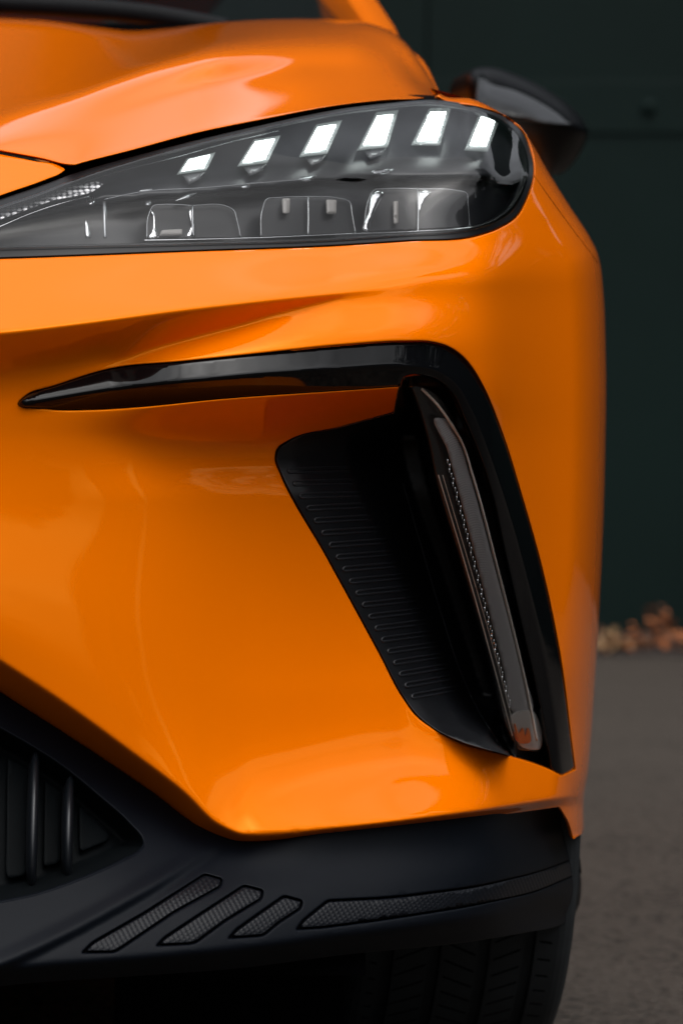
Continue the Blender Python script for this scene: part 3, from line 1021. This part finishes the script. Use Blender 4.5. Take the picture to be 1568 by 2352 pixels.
patch('reflector', curve([(1176, 1640), (1219, 1632), (1236, 1722), (1196, 1714), (1184, 1690)], True, 6), lambda X, Y: drl_base(X, Y) + .01,
      mat('clear_reflector', (.6, .57, .54), rough=.25, metal=.3), drl, step=6, rings=(1.5,), rnd=3)
OREFL = mat('orange_reflection', (1.0, 0.22, 0.02), rough=.6)  # orange reflection at the lamp's foot, drawn as a coloured patch
patch('reflection_patch', curve([(1183, 1663), (1192, 1685), (1200, 1672), (1206, 1692), (1212, 1672), (1217, 1705), (1192, 1706)], True, 5), lambda X, Y: drl_base(X, Y) + .004, OREFL, drl, step=5, rings=(), rnd=0)

# ================================================================== HEADLIGHT
lens_o = curve([(-70, 482, 'c'), (0, 458), (100, 424), (165, 400), (300, 361), (450, 322), (600, 287), (784, 250), (884, 238), (1004, 230), (1050, 235), (1100, 248), (1169, 276), (1199, 305),
                (1219, 350), (1224, 400), (1209, 450), (1184, 495), (1144, 522), (1094, 540), (934, 552), (784, 562), (450, 575), (0, 592), (-70, 594, 'c')], True, 6)
lens_in = curve([(-72, 505, 'c'), (0, 480), (100, 446), (165, 420), (300, 376), (450, 336), (600, 300), (784, 262), (884, 249), (1004, 241), (1045, 246), (1092, 258), (1150, 282), (1185, 315),
                (1203, 355), (1207, 400), (1195, 440), (1170, 480), (1135, 505), (1090, 520), (934, 534), (784, 545), (450, 555), (0, 566), (-72, 568, 'c')], True, 6)
LEDGE = pch([(-80, 520), (200, 462), (420, 446), (600, 428), (830, 408), (1070, 404), (1250, 430)])
def house_c(X, Y):
    t = np.clip((Y - LEDGE(X)) / 10, 0, 1)
    return LF(X, Y) + 0.048 + .030 * t
hl = patch('headlight', lens_o, house_c, HOUSE, car, step=7, rings=(3,), rnd=0, skirt=0)
lens_mid = ring_pts(lens_in, -7.0, 1 if area(lens_in) > 0 else -1)
patch('lens', lens_mid, LF, LENS, hl, step=7, rings=(.8, 1.8, 3.2, 5), rnd=4, skirt=0)
patch('bezel', lens_o, lambda X, Y: LF(X, Y) + 0.0025, VENTP, hl, holes=[lens_in], step=7, rings=(2,), rnd=0, skirt=.05)

def led_facets():
    n, l = LED.node_tree.nodes, LED.node_tree.links
    t = n.new('ShaderNodeTexCoord')
    v = n.new('ShaderNodeTexWave')
    v.bands_direction = 'Z'
    v.inputs['Scale'].default_value = 60
    v.inputs['Distortion'].default_value = 3
    r = n.new('ShaderNodeMapRange')
    r.inputs['From Max'].default_value = .35
    r.inputs['To Min'].default_value = 1.2
    r.inputs['To Max'].default_value = 5.0
    l.new(t.outputs['Object'], v.inputs['Vector'])
    l.new(v.outputs['Fac'], r.inputs['Value'])
    l.new(r.outputs[0], n['Principled BSDF'].inputs['Emission Strength'])
led_facets()
leds = [[(432, 364), (488, 352), (470, 388), (412, 396)], [(585, 322), (637, 314), (610, 370), (552, 376)], [(728, 288), (778, 280), (748, 348), (694, 354)],
        [(866, 261), (908, 257), (886, 332), (828, 338)], [(988, 252), (1029, 251), (1006, 327), (952, 326)], [(1105, 260), (1142, 272), (1117, 341), (1074, 338)]]
for q in leds:
    c = np.mean(np.array(q), 0)
    dd = float(LF(np.array([c[0]]), np.array([c[1]]))[0]) + .028
    loop = curve([(*p, 'c') for p in q], True, 9)
    big = curve([(*(c + (np.array(p) - c) * 1.13 + (2, 1)), 'c') for p in q], True, 9)
    sm = curve([(*(c + (np.array(p) - c) * .86), 'c') for p in q], True, 9)
    le = patch('light_element', big, lambda X, Y: LF(X, Y) + .031, LEDRIM, hl, step=9, rings=(), rnd=0, skirt=.02)
    patch('led', sm, lambda X, Y: LF(X, Y) + .028, LED, le, step=9, rings=(), rnd=0, skirt=.004)
    # small clear prism hanging below
    if c[0] < 900:
        bl, br = np.array(q[3]), np.array(q[2])
        pr = [(bl[0] + 8, bl[1] + 5, 'c'), (br[0] + 4, br[1] + 4, 'c'), (br[0] - 12, br[1] + 24, 'c'), (bl[0] + 22, bl[1] + 28, 'c')]
        patch('prism', curve(pr, True, 9), lambda X, Y: LF(X, Y) + .033 + (Y - c[1]) * .0001, PRISM, le, step=9, rings=(), rnd=0, skirt=.01)

MODM = mat('module_glass', (0.008, 0.0085, 0.010), rough=.4, spec=.3)
RIM = mat('clear_rim', (.24, .25, .26), rough=.15, metal=.8)
mods = [[(337, 548, 'c'), (343, 490), (352, 473), (375, 470), (440, 472), (520, 474), (536, 482), (544, 505), (553, 546, 'c')],
        [(599, 544, 'c'), (603, 480), (612, 458), (640, 454), (707, 452), (780, 456), (802, 463), (808, 490), (816, 536, 'c')],
        [(835, 532, 'c'), (846, 460), (858, 437), (884, 434), (959, 434), (1050, 438), (1070, 443), (1074, 470), (1078, 521, 'c')]]
divs = [442, 707, 959]
for mo, dv in zip(mods, divs):
    c = curve(mo, True, 8)
    mm_ = patch('projector_module', c, lambda X, Y: LF(X, Y) + .045, MODM, hl, step=14, rings=(2,), rnd=0, skirt=.01)
    pxtube('rim', [p[:2] for p in mo], LF, 1.3, RIM, mm_, dz=.040, step=6)
    ytop = mo[4][1]
    pxtube('divider', [(dv, ytop), (dv + 1, (ytop + 540) / 2), (dv, 542)], LF, 2.4, RIM, mm_, dz=.040, step=10)
BARM = mat('pale_baffle', (.22, .21, .20), rough=.4)
for q in ([(648, 456), (666, 455), (665, 490), (649, 491)], [(749, 458), (773, 459), (772, 492), (750, 492)], [(903, 462), (914, 461), (914, 514), (904, 515)], [(372, 528), (420, 526), (418, 541), (366, 543)]):
    patch('baffle', rounded(q, 4), lambda X, Y: LF(X, Y) + .037, BARM, hl, step=8, rings=(), rnd=0, skirt=.003)
pxtube('accent_line', [(165, 428), (240, 404), (400, 362), (530, 326), (640, 300)], LF, 1.0, RIM, hl, dz=.02)
pxtube('accent_line', [(240, 458), (330, 440), (460, 432), (600, 420), (700, 412)], LF, 1.2, RIM, hl, dz=.036)
for q in ([(322, 436), (350, 432), (348, 439), (318, 441)], [(335, 462), (348, 460), (346, 474), (332, 472)], [(400, 462), (430, 446), (455, 442), (430, 458)], [(684, 408), (728, 402), (712, 417), (696, 418)],
          [(552, 426), (578, 424), (570, 434), (556, 434)], [(850, 392), (905, 386), (896, 398), (860, 402)], [(236, 462), (244, 462), (246, 548), (238, 548)]):
    patch('glint_facet', rounded(q, 4), lambda X, Y: LF(X, Y) + .036, RIM, hl, step=8, rings=(), rnd=2, skirt=.002)
# bright reflections inside the reflector cups, laid in as chrome patches
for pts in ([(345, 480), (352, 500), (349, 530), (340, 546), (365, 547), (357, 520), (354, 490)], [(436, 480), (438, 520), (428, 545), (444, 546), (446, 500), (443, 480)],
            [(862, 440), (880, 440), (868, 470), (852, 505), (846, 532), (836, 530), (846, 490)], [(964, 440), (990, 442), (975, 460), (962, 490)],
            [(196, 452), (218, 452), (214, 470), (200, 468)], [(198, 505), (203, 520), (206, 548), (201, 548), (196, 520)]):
    patch('glint_facet', curve(pts, True, 5), lambda X, Y: LF(X, Y) + .042, CHROME, hl, step=6, rings=(), rnd=3, skirt=.003)
pxtube('base_line', [(330, 552), (450, 550), (600, 546), (784, 538), (960, 531), (1075, 523), (1138, 512)], LF, 1.5, CHROME, hl, dz=.03)
pxtube('accent_line', [(-60, 545), (0, 521), (60, 495), (110, 477), (160, 462), (205, 451)], LF, 1.8, CHROME, hl, dz=.03)
refl_o = curve([(-70, 500, 'c'), (0, 479), (100, 446), (190, 424), (228, 418), (237, 423), (228, 431), (120, 462), (0, 505), (-70, 530, 'c')], True, 6)
def hex_mat():
    m = bpy.data.materials.new('prismatic_reflector')
    m.use_nodes = True
    n, l = m.node_tree.nodes, m.node_tree.links
    b = n['Principled BSDF']
    t = n.new('ShaderNodeTexCoord')
    v = n.new('ShaderNodeTexVoronoi')
    v.inputs['Scale'].default_value = 200
    v.inputs['Randomness'].default_value = 0.25
    r = n.new('ShaderNodeValToRGB')
    r.color_ramp.elements[0].color = (.95, .95, .97, 1)
    r.color_ramp.elements[1].color = (.03, .03, .035, 1)
    r.color_ramp.elements[0].position = .33
    r.color_ramp.elements[1].position = .6
    l.new(t.outputs['Object'], v.inputs['Vector'])
    l.new(v.outputs['Distance'], r.inputs[0])
    l.new(r.outputs[0], b.inputs['Base Color'])
    bp = n.new('ShaderNodeBump')
    bp.inputs['Strength'].default_value = .8
    bp.inputs['Distance'].default_value = .002
    l.new(v.outputs['Distance'], bp.inputs['Height'])
    l.new(bp.outputs[0], b.inputs['Normal'])
    b.inputs['Roughness'].default_value = .15
    b.inputs['Metallic'].default_value = .15
    return m
rs_ = patch('reflector_strip', refl_o, lambda X, Y: LF(X, Y) + .02, hex_mat(), hl, step=8, rings=(1.5,), rnd=3)

# ================================================================== LOWER BUMPER (textured plastic)
# fold line from the lower left up to the orange corner
fold = [(-80, 2260), (0, 2228), (130, 2168), (250, 2105), (380, 2030), (500, 1955), (540, 1930)]
lb_bot = [(-80, 2266), (0, 2250), (400, 2215), (784, 2188), (1100, 2150), (1250, 2112), (1335, 2060)]
P_ROWS = [
    row([(-80, 1540), (0, 1590), (175, 1700), (350, 1815), (470, 1900), (560, 1925), (784, 1900), (1164, 1850), (1284, 1835), (1400, 1815)],
        [(-80, .115), (300, .105), (425, .085), (520, .055), (600, .032), (784, .012), (1034, .006), (1200, .006), (1400, .01)]),
    row([(-80, 1660), (0, 1700), (175, 1800), (350, 1905), (470, 1965), (560, 1985), (784, 1965), (1164, 1925), (1284, 1905), (1400, 1880)],
        [(-80, .080), (300, .068), (470, .040), (560, .018), (784, .004), (1034, -.002), (1200, 0), (1400, .01)]),
    row([(-80, 2090), (0, 2085), (300, 2070), (560, 2060), (784, 2045), (1164, 1995), (1284, 1970), (1400, 1930)],
        [(-80, -.005), (300, -.005), (560, -.014), (784, -.02), (1034, -.022), (1200, -.014), (1400, 0)]),
    row([(-80, 2235), (0, 2228), (300, 2205), (560, 2180), (784, 2150), (1034, 2115), (1164, 2090), (1284, 2050), (1400, 1990)],
        [(-80, -.035), (300, -.040), (560, -.042), (784, -.04), (1034, -.038), (1200, -.024), (1400, 0)], .9),
    row([(-80, 2280), (0, 2268), (300, 2245), (560, 2225), (784, 2195), (1100, 2160), (1250, 2120), (1400, 2050)],
        [(-80, .0), (784, .0), (1200, .01), (1400, .03)]),
]
foldc = curve(fold, False, 6)
def p_extra(X, Y):
    p = np.stack([X.ravel(), Y.ravel()], 1)
    q = seg_dist(p, foldc, False).reshape(X.shape)
    # groove along the fold, raised bank above-left of it
    fy = pch([(a, b) for a, b in fold])(X)
    up = np.clip((fy - Y) / 60, 0, 1) * (X < 560)
    a = np.clip((560 - X) / 200, 0, 1)
    return 0.004 * np.exp(-(q / 8) ** 2) * np.clip((545 - X) / 60, 0, 1) + a * 0.010 * np.clip(1 - (fy - Y) / 50, 0, 1) * (Y < fy) * -1 + 0
PF = Field(P_ROWS, -100, 1420, 1500, 2320, 4.0, 1.6, p_extra)
SIL2 = curve([(1310, 1890), (1318, 1925), (1326, 1960), (1332, 2000), (1334, 2040), (1330, 2075), (1318, 2105)], False, 6)
def lower_d(X, Y):
    sh = np.shape(X)
    p = np.stack([np.ravel(X), np.ravel(Y)], 1)
    q = seg_dist(p, SIL2, False)
    t = np.clip(1 - q / 190, 0, 1)
    return PF(X, Y) + (0.33 * (1 - np.sqrt(np.clip(1 - t**2, 0, 1)))).reshape(sh)
low_o = np.concatenate([curve([(-70, 1545, 'c'), (0, 1590), (175, 1702), (350, 1820), (470, 1905), (560, 1930), (784, 1903), (1164, 1856), (1290, 1838), (1310, 1890, 'c')], False, 7)[:-1],
                        SIL2[:-1], curve([(1318, 2105), (1290, 2122), (1200, 2143), (1100, 2160), (784, 2194), (560, 2223), (300, 2243), (0, 2266), (-70, 2276, 'c'), (-70, 1545, 'c')], False, 7)[:-1]])
intake_h = curve([(-68, 1630, 'c'), (0, 1672), (60, 1706), (140, 1757), (230, 1830), (300, 1893), (328, 1928), (330, 1943), (318, 1957), (280, 1978), (180, 2022), (80, 2056), (0, 2073), (-68, 2086, 'c')], True, 6)
# ---- pads
pads = [[(250, 2012+0), ]]
def slot(pts):
    return rounded(pts)
slots = [
    slot([(186, 2190), (212, 2164), (330, 2096), (470, 2006), (512, 2018), (508, 2038), (400, 2098), (276, 2182), (262, 2189)]),
    slot([(357, 2174), (378, 2152), (462, 2096), (560, 2032), (606, 2044), (602, 2066), (520, 2116), (452, 2166), (438, 2170)]),
    slot([(522, 2157), (542, 2134), (592, 2098), (652, 2056), (696, 2068), (692, 2088), (640, 2122), (608, 2149), (596, 2152)]),
    slot([(678, 2137), (696, 2112), (752, 2067), (900, 2060, 60), (1100, 2034, 60), (1240, 2000, 40), (1326, 1966), (1330, 2008), (1230, 2052, 40), (1080, 2084, 60), (880, 2115, 60), (740, 2133)])]
lower = patch('lower_bumper', low_o, lower_d, PLAST, car, holes=[intake_h] + slots, step=8, rings=(.8, 1.8, 3.2, 5, 8, 12), rnd=4.5, skirt=.012, crease_lines=[],
              round_on=None)
def carbon_mat():
    m = bpy.data.materials.new('carbon_weave')
    m.use_nodes = True
    n, l = m.node_tree.nodes, m.node_tree.links
    b = n['Principled BSDF']
    t = n.new('ShaderNodeTexCoord')
    mp_ = n.new('ShaderNodeMapping')
    mp_.inputs['Rotation'].default_value = (0, R(28), 0)
    wv = n.new('ShaderNodeTexWave')
    wv.inputs['Scale'].default_value = 80
    wv.bands_direction = 'X'
    wv2 = n.new('ShaderNodeTexWave')
    wv2.inputs['Scale'].default_value = 105
    wv2.bands_direction = 'Z'
    l.new(t.outputs['Object'], mp_.inputs[0])
    l.new(mp_.outputs[0], wv.inputs['Vector'])
    l.new(mp_.outputs[0], wv2.inputs['Vector'])
    ad = n.new('ShaderNodeMath')
    ad.operation = 'MULTIPLY'
    l.new(wv.outputs['Fac'], ad.inputs[0])
    l.new(wv2.outputs['Fac'], ad.inputs[1])
    ad2 = n.new('ShaderNodeMath')
    ad2.operation = 'ADD'
    l.new(wv.outputs['Fac'], ad2.inputs[0])
    l.new(ad.outputs[0], ad2.inputs[1])
    bp = n.new('ShaderNodeBump')
    bp.inputs['Strength'].default_value = .3
    bp.inputs['Distance'].default_value = .0008
    l.new(ad2.outputs[0], bp.inputs['Height'])
    l.new(bp.outputs[0], b.inputs['Normal'])
    b.inputs['Base Color'].default_value = (.004, .005, .0075, 1)
    b.inputs['Specular IOR Level'].default_value = .2
    b.inputs['Roughness'].default_value = .42
    return m
CARB = carbon_mat()
for s in slots:
    sg = 1 if area(s) > 0 else -1
    inner = ring_pts(s, 5.0, sg)
    keep = seg_dist(inner, s) > 4.2
    inner = inner[keep]
    patch('carbon_insert', inner, lambda X, Y: lower_d(X, Y) + .0006, CARB, lower, step=9, rings=(1, 2.2), rnd=3, skirt=.006)
    big = ring_pts(s, -5.0, sg)
    patch('groove', big, lambda X, Y: lower_d(X, Y) + .006, VOID, lower, step=12, rings=(), rnd=0, skirt=0)

# intake
SLATM = mat('slat_plastic', (.006, .0075, .010), rough=.35, spec=.5)
PANM = mat('grille_panel_plastic', (.0028, .0038, .0045), rough=.6, spec=.06, bump=.35, bump_scale=1500, bump_dist=.0003)
def intake_d(X, Y):
    return lower_d(np.minimum(X, 560), np.clip(Y, 1700, 2100)) + 0
intake_rim = ring_pts(intake_h, -4, 1 if area(intake_h) > 0 else -1)
pxtube('intake_rim', [tuple(p) for p in intake_h[::3] if p[0] > -66], lambda X, Y: lower_d(X, Y), 2.0, PLAST, lower, dz=.003, step=6)
back_o = intake_rim
gr = patch('intake', back_o, lambda X, Y: lower_d(X, Y) + .045 * np.clip(seg_dist(np.stack([np.ravel(X), np.ravel(Y)], 1), intake_rim) / 42, 0, 1) + .004, PANM, lower, step=6, rings=(1, 3, 6), rnd=0, skirt=0)
for xt, xb, yt, yb in ((-60, -75, 1640, 2050), (78, 72, 1752, 2010), (156, 154, 1812, 1990)):
    pts = np.array([(xt + (xb - xt) * t, yt + (yb - yt) * t) for t in np.linspace(0, 1, 26)])
    env = np.sin(np.linspace(0, math.pi, 26)) ** .35
    d = lower_d(pts[:, 0], pts[:, 1]) + .022 + (1 - env) * .03
    tube('slat', W(pts[:, 0], pts[:, 1], d), 0.0040 + 0.0012 * env, SLATM, gr, n=14, flat=4)
for poly in ([(18, 1740), (70, 1768), (66, 2000), (55, 2012), (20, 2018), (14, 2005)], [(104, 1790), (142, 1822), (140, 1975), (130, 1985), (104, 1990), (100, 1980)],
             [(182, 1850), (245, 1905), (252, 1920), (245, 1932), (190, 1955), (183, 1950)]):
    patch('grille_panel', rounded(poly, 8), lambda X, Y: lower_d(X, Y) + .040, PANM, gr, step=8, rings=(1.5,), rnd=3, skirt=.004)

# ================================================================== UNDERSIDE, WHEEL ARCH, WHEEL
def world_box(name, lo, hi, m, parent, bev=0.0):
    return box(name, lo, hi, m, parent, bev)
world_box('underbody', (-0.75, 0.16, 0.135), (0.60, 2.6, 0.20), VOID, car)
world_box('shade_panel', (0.40, 0.42, -0.02), (0.612, 0.44, 0.20), VOID, car)  # added black panel standing in for the shade over the inner tyre
world_box('inner_liner', (-0.75, 0.30, 0.20), (0.55, 0.36, 0.72), VOID, car)
def liner():
    vs, fs = [], []
    n = 26
    for i in range(n + 1):
        a = math.pi * (-0.08 + 1.16 * i / n)
        for x in (0.56, 0.775):
            vs.append((x, .90 - .372 * math.cos(a),   .273 + .372 * math.sin(a)))
    for i in range(n):
        fs.append((2*i, 2*i+1, 2*i+3, 2*i+2))
    c = len(vs)
    vs.append((.56, .90, .273))
    for i in range(n):
        fs.append((2*i, 2*i+2, c))
    clean_link('wheel_arch', vs, fs, VOID, car)
liner()
wheel = bpy.data.objects.new('wheel', None)

def tyre():
    RT, WD = .333, .222
    prof = []          # across: x, radius drop
    gro = [-.072, -.026, .022, .066]
    xs = set()
    for v in np.linspace(-WD/2, WD/2, 41):
        xs.add(round(float(v), 5))
    for gx_ in gro:
        for e in (-.0062, -.0055, .0055, .0062):
            xs.add(round(gx_ + e, 5))
    xs = sorted(xs)
    prof = []
    for x in xs:
        e = abs(x) / (WD / 2)
        drop = .002 * e**2 + (.013 * (max(0, e - .84) / .16) ** 2.2)
        ingr = any(abs(x - g_) < .0058 for g_ in gro)
        prof.append((x, RT - drop - (.008 if ingr else 0)))
    side = [(-WD/2 - .006, RT - .05), (-WD/2 - .004, RT - .09), (-WD/2 + .02, .225)]
    prof = [(x, r) for x, r in reversed(side)] + prof + [(-x, r) for x, r in side]
    n = 180
    vs, fs = [], []
    cx_, cy_, cz_ = .752, .90, .273
    for i in range(n):
        a = 2 * math.pi * i / n
        for x, r in prof:
            vs.append((cx_ + x, cy_ + r * math.cos(a), cz_ + r * math.sin(a)))
    k = len(prof)
    for i in range(n):
        for j in range(k - 1):
            fs.append((i*k+j, i*k+j+1, ((i+1) % n)*k+j+1, ((i+1) % n)*k+j))
    o = clean_link('wheel', vs, fs, RUBBER, car)
    o.data.polygons.foreach_set('use_smooth', [False] * len(o.data.polygons))
    # sipes: thin dark cuts laid across the ribs, front half only
    sv, sf = [], []
    for (xa, xb, slant) in ((-.109, -.082, .02), (-.064, -.034, -.05), (-.016, .014, .05), (.032, .058, -.04), (.076, .108, .02)):
        for i in range(90):
            a = 2 * math.pi * i / 90
            b = len(sv)
            for u in np.linspace(0, 1, 5):
                x = xa + (xb - xa) * u
                e = abs(x) / (WD / 2)
                r = RT + .0006 - (.003 * e**2 + .013 * (max(0, e - .84) / .16) ** 2.2)
                aa = a + slant * u
                sv.append((cx_ + x, cy_ + r * math.cos(aa), cz_ + r * math.sin(aa)))
                sv.append((cx_ + x, cy_ + r * math.cos(aa + .007), cz_ + r * math.sin(aa + .007)))
            for u in range(4):
                sf.append((b + 2*u, b + 2*u + 1, b + 2*u + 3, b + 2*u + 2))
    s_ = clean_link('tread_sipes', sv, sf, VOID, o)
    s_['kind'] = 'stuff'
    rim = box('rim', (cx_ + .03, cy_ - .2, cz_ - .2), (cx_ + .05, cy_ + .2, cz_ + .2), mat('alloy', (.3, .3, .31), rough=.3, metal=.9), o, .01)
    bm = bmesh.new()
    bmesh.ops.create_cone(bm, cap_ends=True, segments=40, radius1=.225, radius2=.225, depth=.12)
    bm.transform(Matrix.Translation((cx_ + .02, cy_, cz_)) @ Matrix.Rotation(R(90), 4, 'Y'))
    rim.data.clear_geometry()
    bm.to_mesh(rim.data)
    bm.free()
tyre()
bpy.data.objects.remove(wheel)

# ================================================================== MIRROR
MB_ = mat('satin_mirror_black', (.002, .0025, .0035), rough=.35, spec=.08)
def mirror_body():
    o_ = curve([(1066, 215), (1070, 175), (1085, 158), (1105, 154), (1200, 178), (1270, 215), (1320, 255), (1345, 288), (1350, 305), (1340, 335), (1315, 375), (1290, 398), (1268, 402),
                (1240, 370), (1200, 300), (1130, 275), (1080, 250)], True, 7)
    c = o_.mean(0)
    def md(X, Y):
        p = np.stack([np.ravel(X), np.ravel(Y)], 1)
        q = seg_dist(p, o_)
        t = np.clip(1 - q / 55, 0, 1)
        base = 1.52 + (p[:, 0] - 1200) * .00025
        # lower half folds under below the waist line
        waist = np.interp(p[:, 0], [1060, 1200, 1310, 1350], [262, 270, 290, 300])
        base += np.clip(p[:, 1] - waist, 0, 200) * .0011
        return (base + .07 * (1 - np.sqrt(np.clip(1 - t**2, 0, 1)))).reshape(np.shape(X))
    m = patch('mirror', o_, md, MB_, car, step=8, rings=(1, 2.5, 5, 9, 14), rnd=0, skirt=.12)
    cap = curve([(1098, 262), (1096, 195), (1100, 172), (1108, 168), (1120, 185), (1180, 205), (1240, 232), (1290, 264), (1314, 286, 'c'), (1270, 284), (1200, 276)], True, 7)
    patch('mirror_cap', cap, lambda X, Y: md(X, Y) - .004 - .0013 * np.clip(Y - 165, 0, 125), GLOSS, m, step=8, rings=(1, 2.5, 5), rnd=5, skirt=.01)
mirror_body()

# ================================================================== WINDSCREEN, PILLAR, COWL
pillar_o = curve([(770, -60, 'c'), (799, 0), (834, 52), (850, 75, 'c'), (918, 92, 'c'), (905, 62), (891, 40), (864, 0), (815, -60, 'c')], True, 6)
pl_mid = curve([(790, -60), (832, 0), (862, 46), (884, 80)], False, 6)
def pil_d(X, Y):
    p = np.stack([np.ravel(X), np.ravel(Y)], 1)
    q = seg_dist(p, pl_mid, False)
    return (1.45 + (80 - p[:, 1]) * .003 + .10 * (1 - np.sqrt(np.clip(1 - (q / 42) ** 2, 0, 1)))).reshape(np.shape(X))
patch('pillar', pillar_o, pil_d, PAINT, car, step=6, rings=(1, 2.5), rnd=0, skirt=.3)
fr_o = curve([(945, 118, 'c'), (960, 128), (985, 162), (1000, 195), (1010, 216, 'c'), (990, 222, 'c'), (960, 180)], True, 5)
patch('fender_top', fr_o, lambda X, Y: 1.05 + (216 - Y) * .003 + 0 * X, PAINT, car, step=5, rings=(1, 2), rnd=6, skirt=.3, sink=6)
WSG = mat('dark_windscreen', (.006, .007, .008), rough=.08)
ws_o = curve([(-120, -120, 'c'), (-120, 90, 'c'), (840, 90, 'c'), (845, 62, 'c'), (799, 0), (765, -60), (745, -120, 'c')], True, 14)
patch('windscreen', ws_o, lambda X, Y: 1.75 + (60 - Y) * .0045 + 0 * X, WSG, car, step=24, rings=(), rnd=0, skirt=.02)
cw = curve([(-120, 2), (0, 8), (180, 18), (330, 32), (450, 52), (520, 66)], False, 10)
tube('wiper', W(cw[:, 0], cw[:, 1], 1.42), .012, mat('wiper_black', (.003, .0035, .0045), rough=.55, spec=.12), car, flat=.6)
cowl_o = curve([(-120, 45, 'c'), (300, 55), (500, 55), (900, 70, 'c'), (900, 130, 'c'), (-120, 130, 'c')], True, 14)
patch('cowl', cowl_o, lambda X, Y: 1.36 + 0 * X, VOID, car, step=30, rings=(), rnd=0, skirt=0)
# cabin behind, so the car goes on past the frame
def cabin():
    P = [(.55, 2.5, 1.45), (-.55, 2.5, 1.45), (.52, 3.6, 1.50), (-.52, 3.6, 1.50)]
    clean_link('roof', P, [(1, 0, 2, 3)], PAINT, car, False)
    clean_link('side_window', [(.70, 1.9, 1.03), (.72, 3.4, 1.03), (.55, 3.5, 1.46), (.56, 2.5, 1.44)], [(0, 1, 2, 3)], WSG, car, False)
cabin()

def shoulder():
    """flank of the car behind the front wing: wing, scuttle side and door, up to the waist line"""
    prof = [(.30, .975), (.74, .975), (.785, .962), (.82, .925), (.85, .87), (.862, .70), (.862, .50), (.84, .36)]
    ys = [1.36, 1.6, 2.0, 2.5, 3.0, 3.5]
    vs = [(x, y, z + .012 * (y - 1.36)) for y in ys for x, z in prof]
    k = len(prof)
    fs = [(j * k + i, (j + 1) * k + i, (j + 1) * k + i + 1, j * k + i + 1) for j in range(len(ys) - 1) for i in range(k - 1)]
    fs.append(tuple(range(k)))
    clean_link('door', vs, fs, PAINT, car)
    tube('mirror_arm', [(.74, 1.62, .925), (.82, 1.60, .935), (.90, 1.57, .945)], .022, MB_, car)
shoulder()
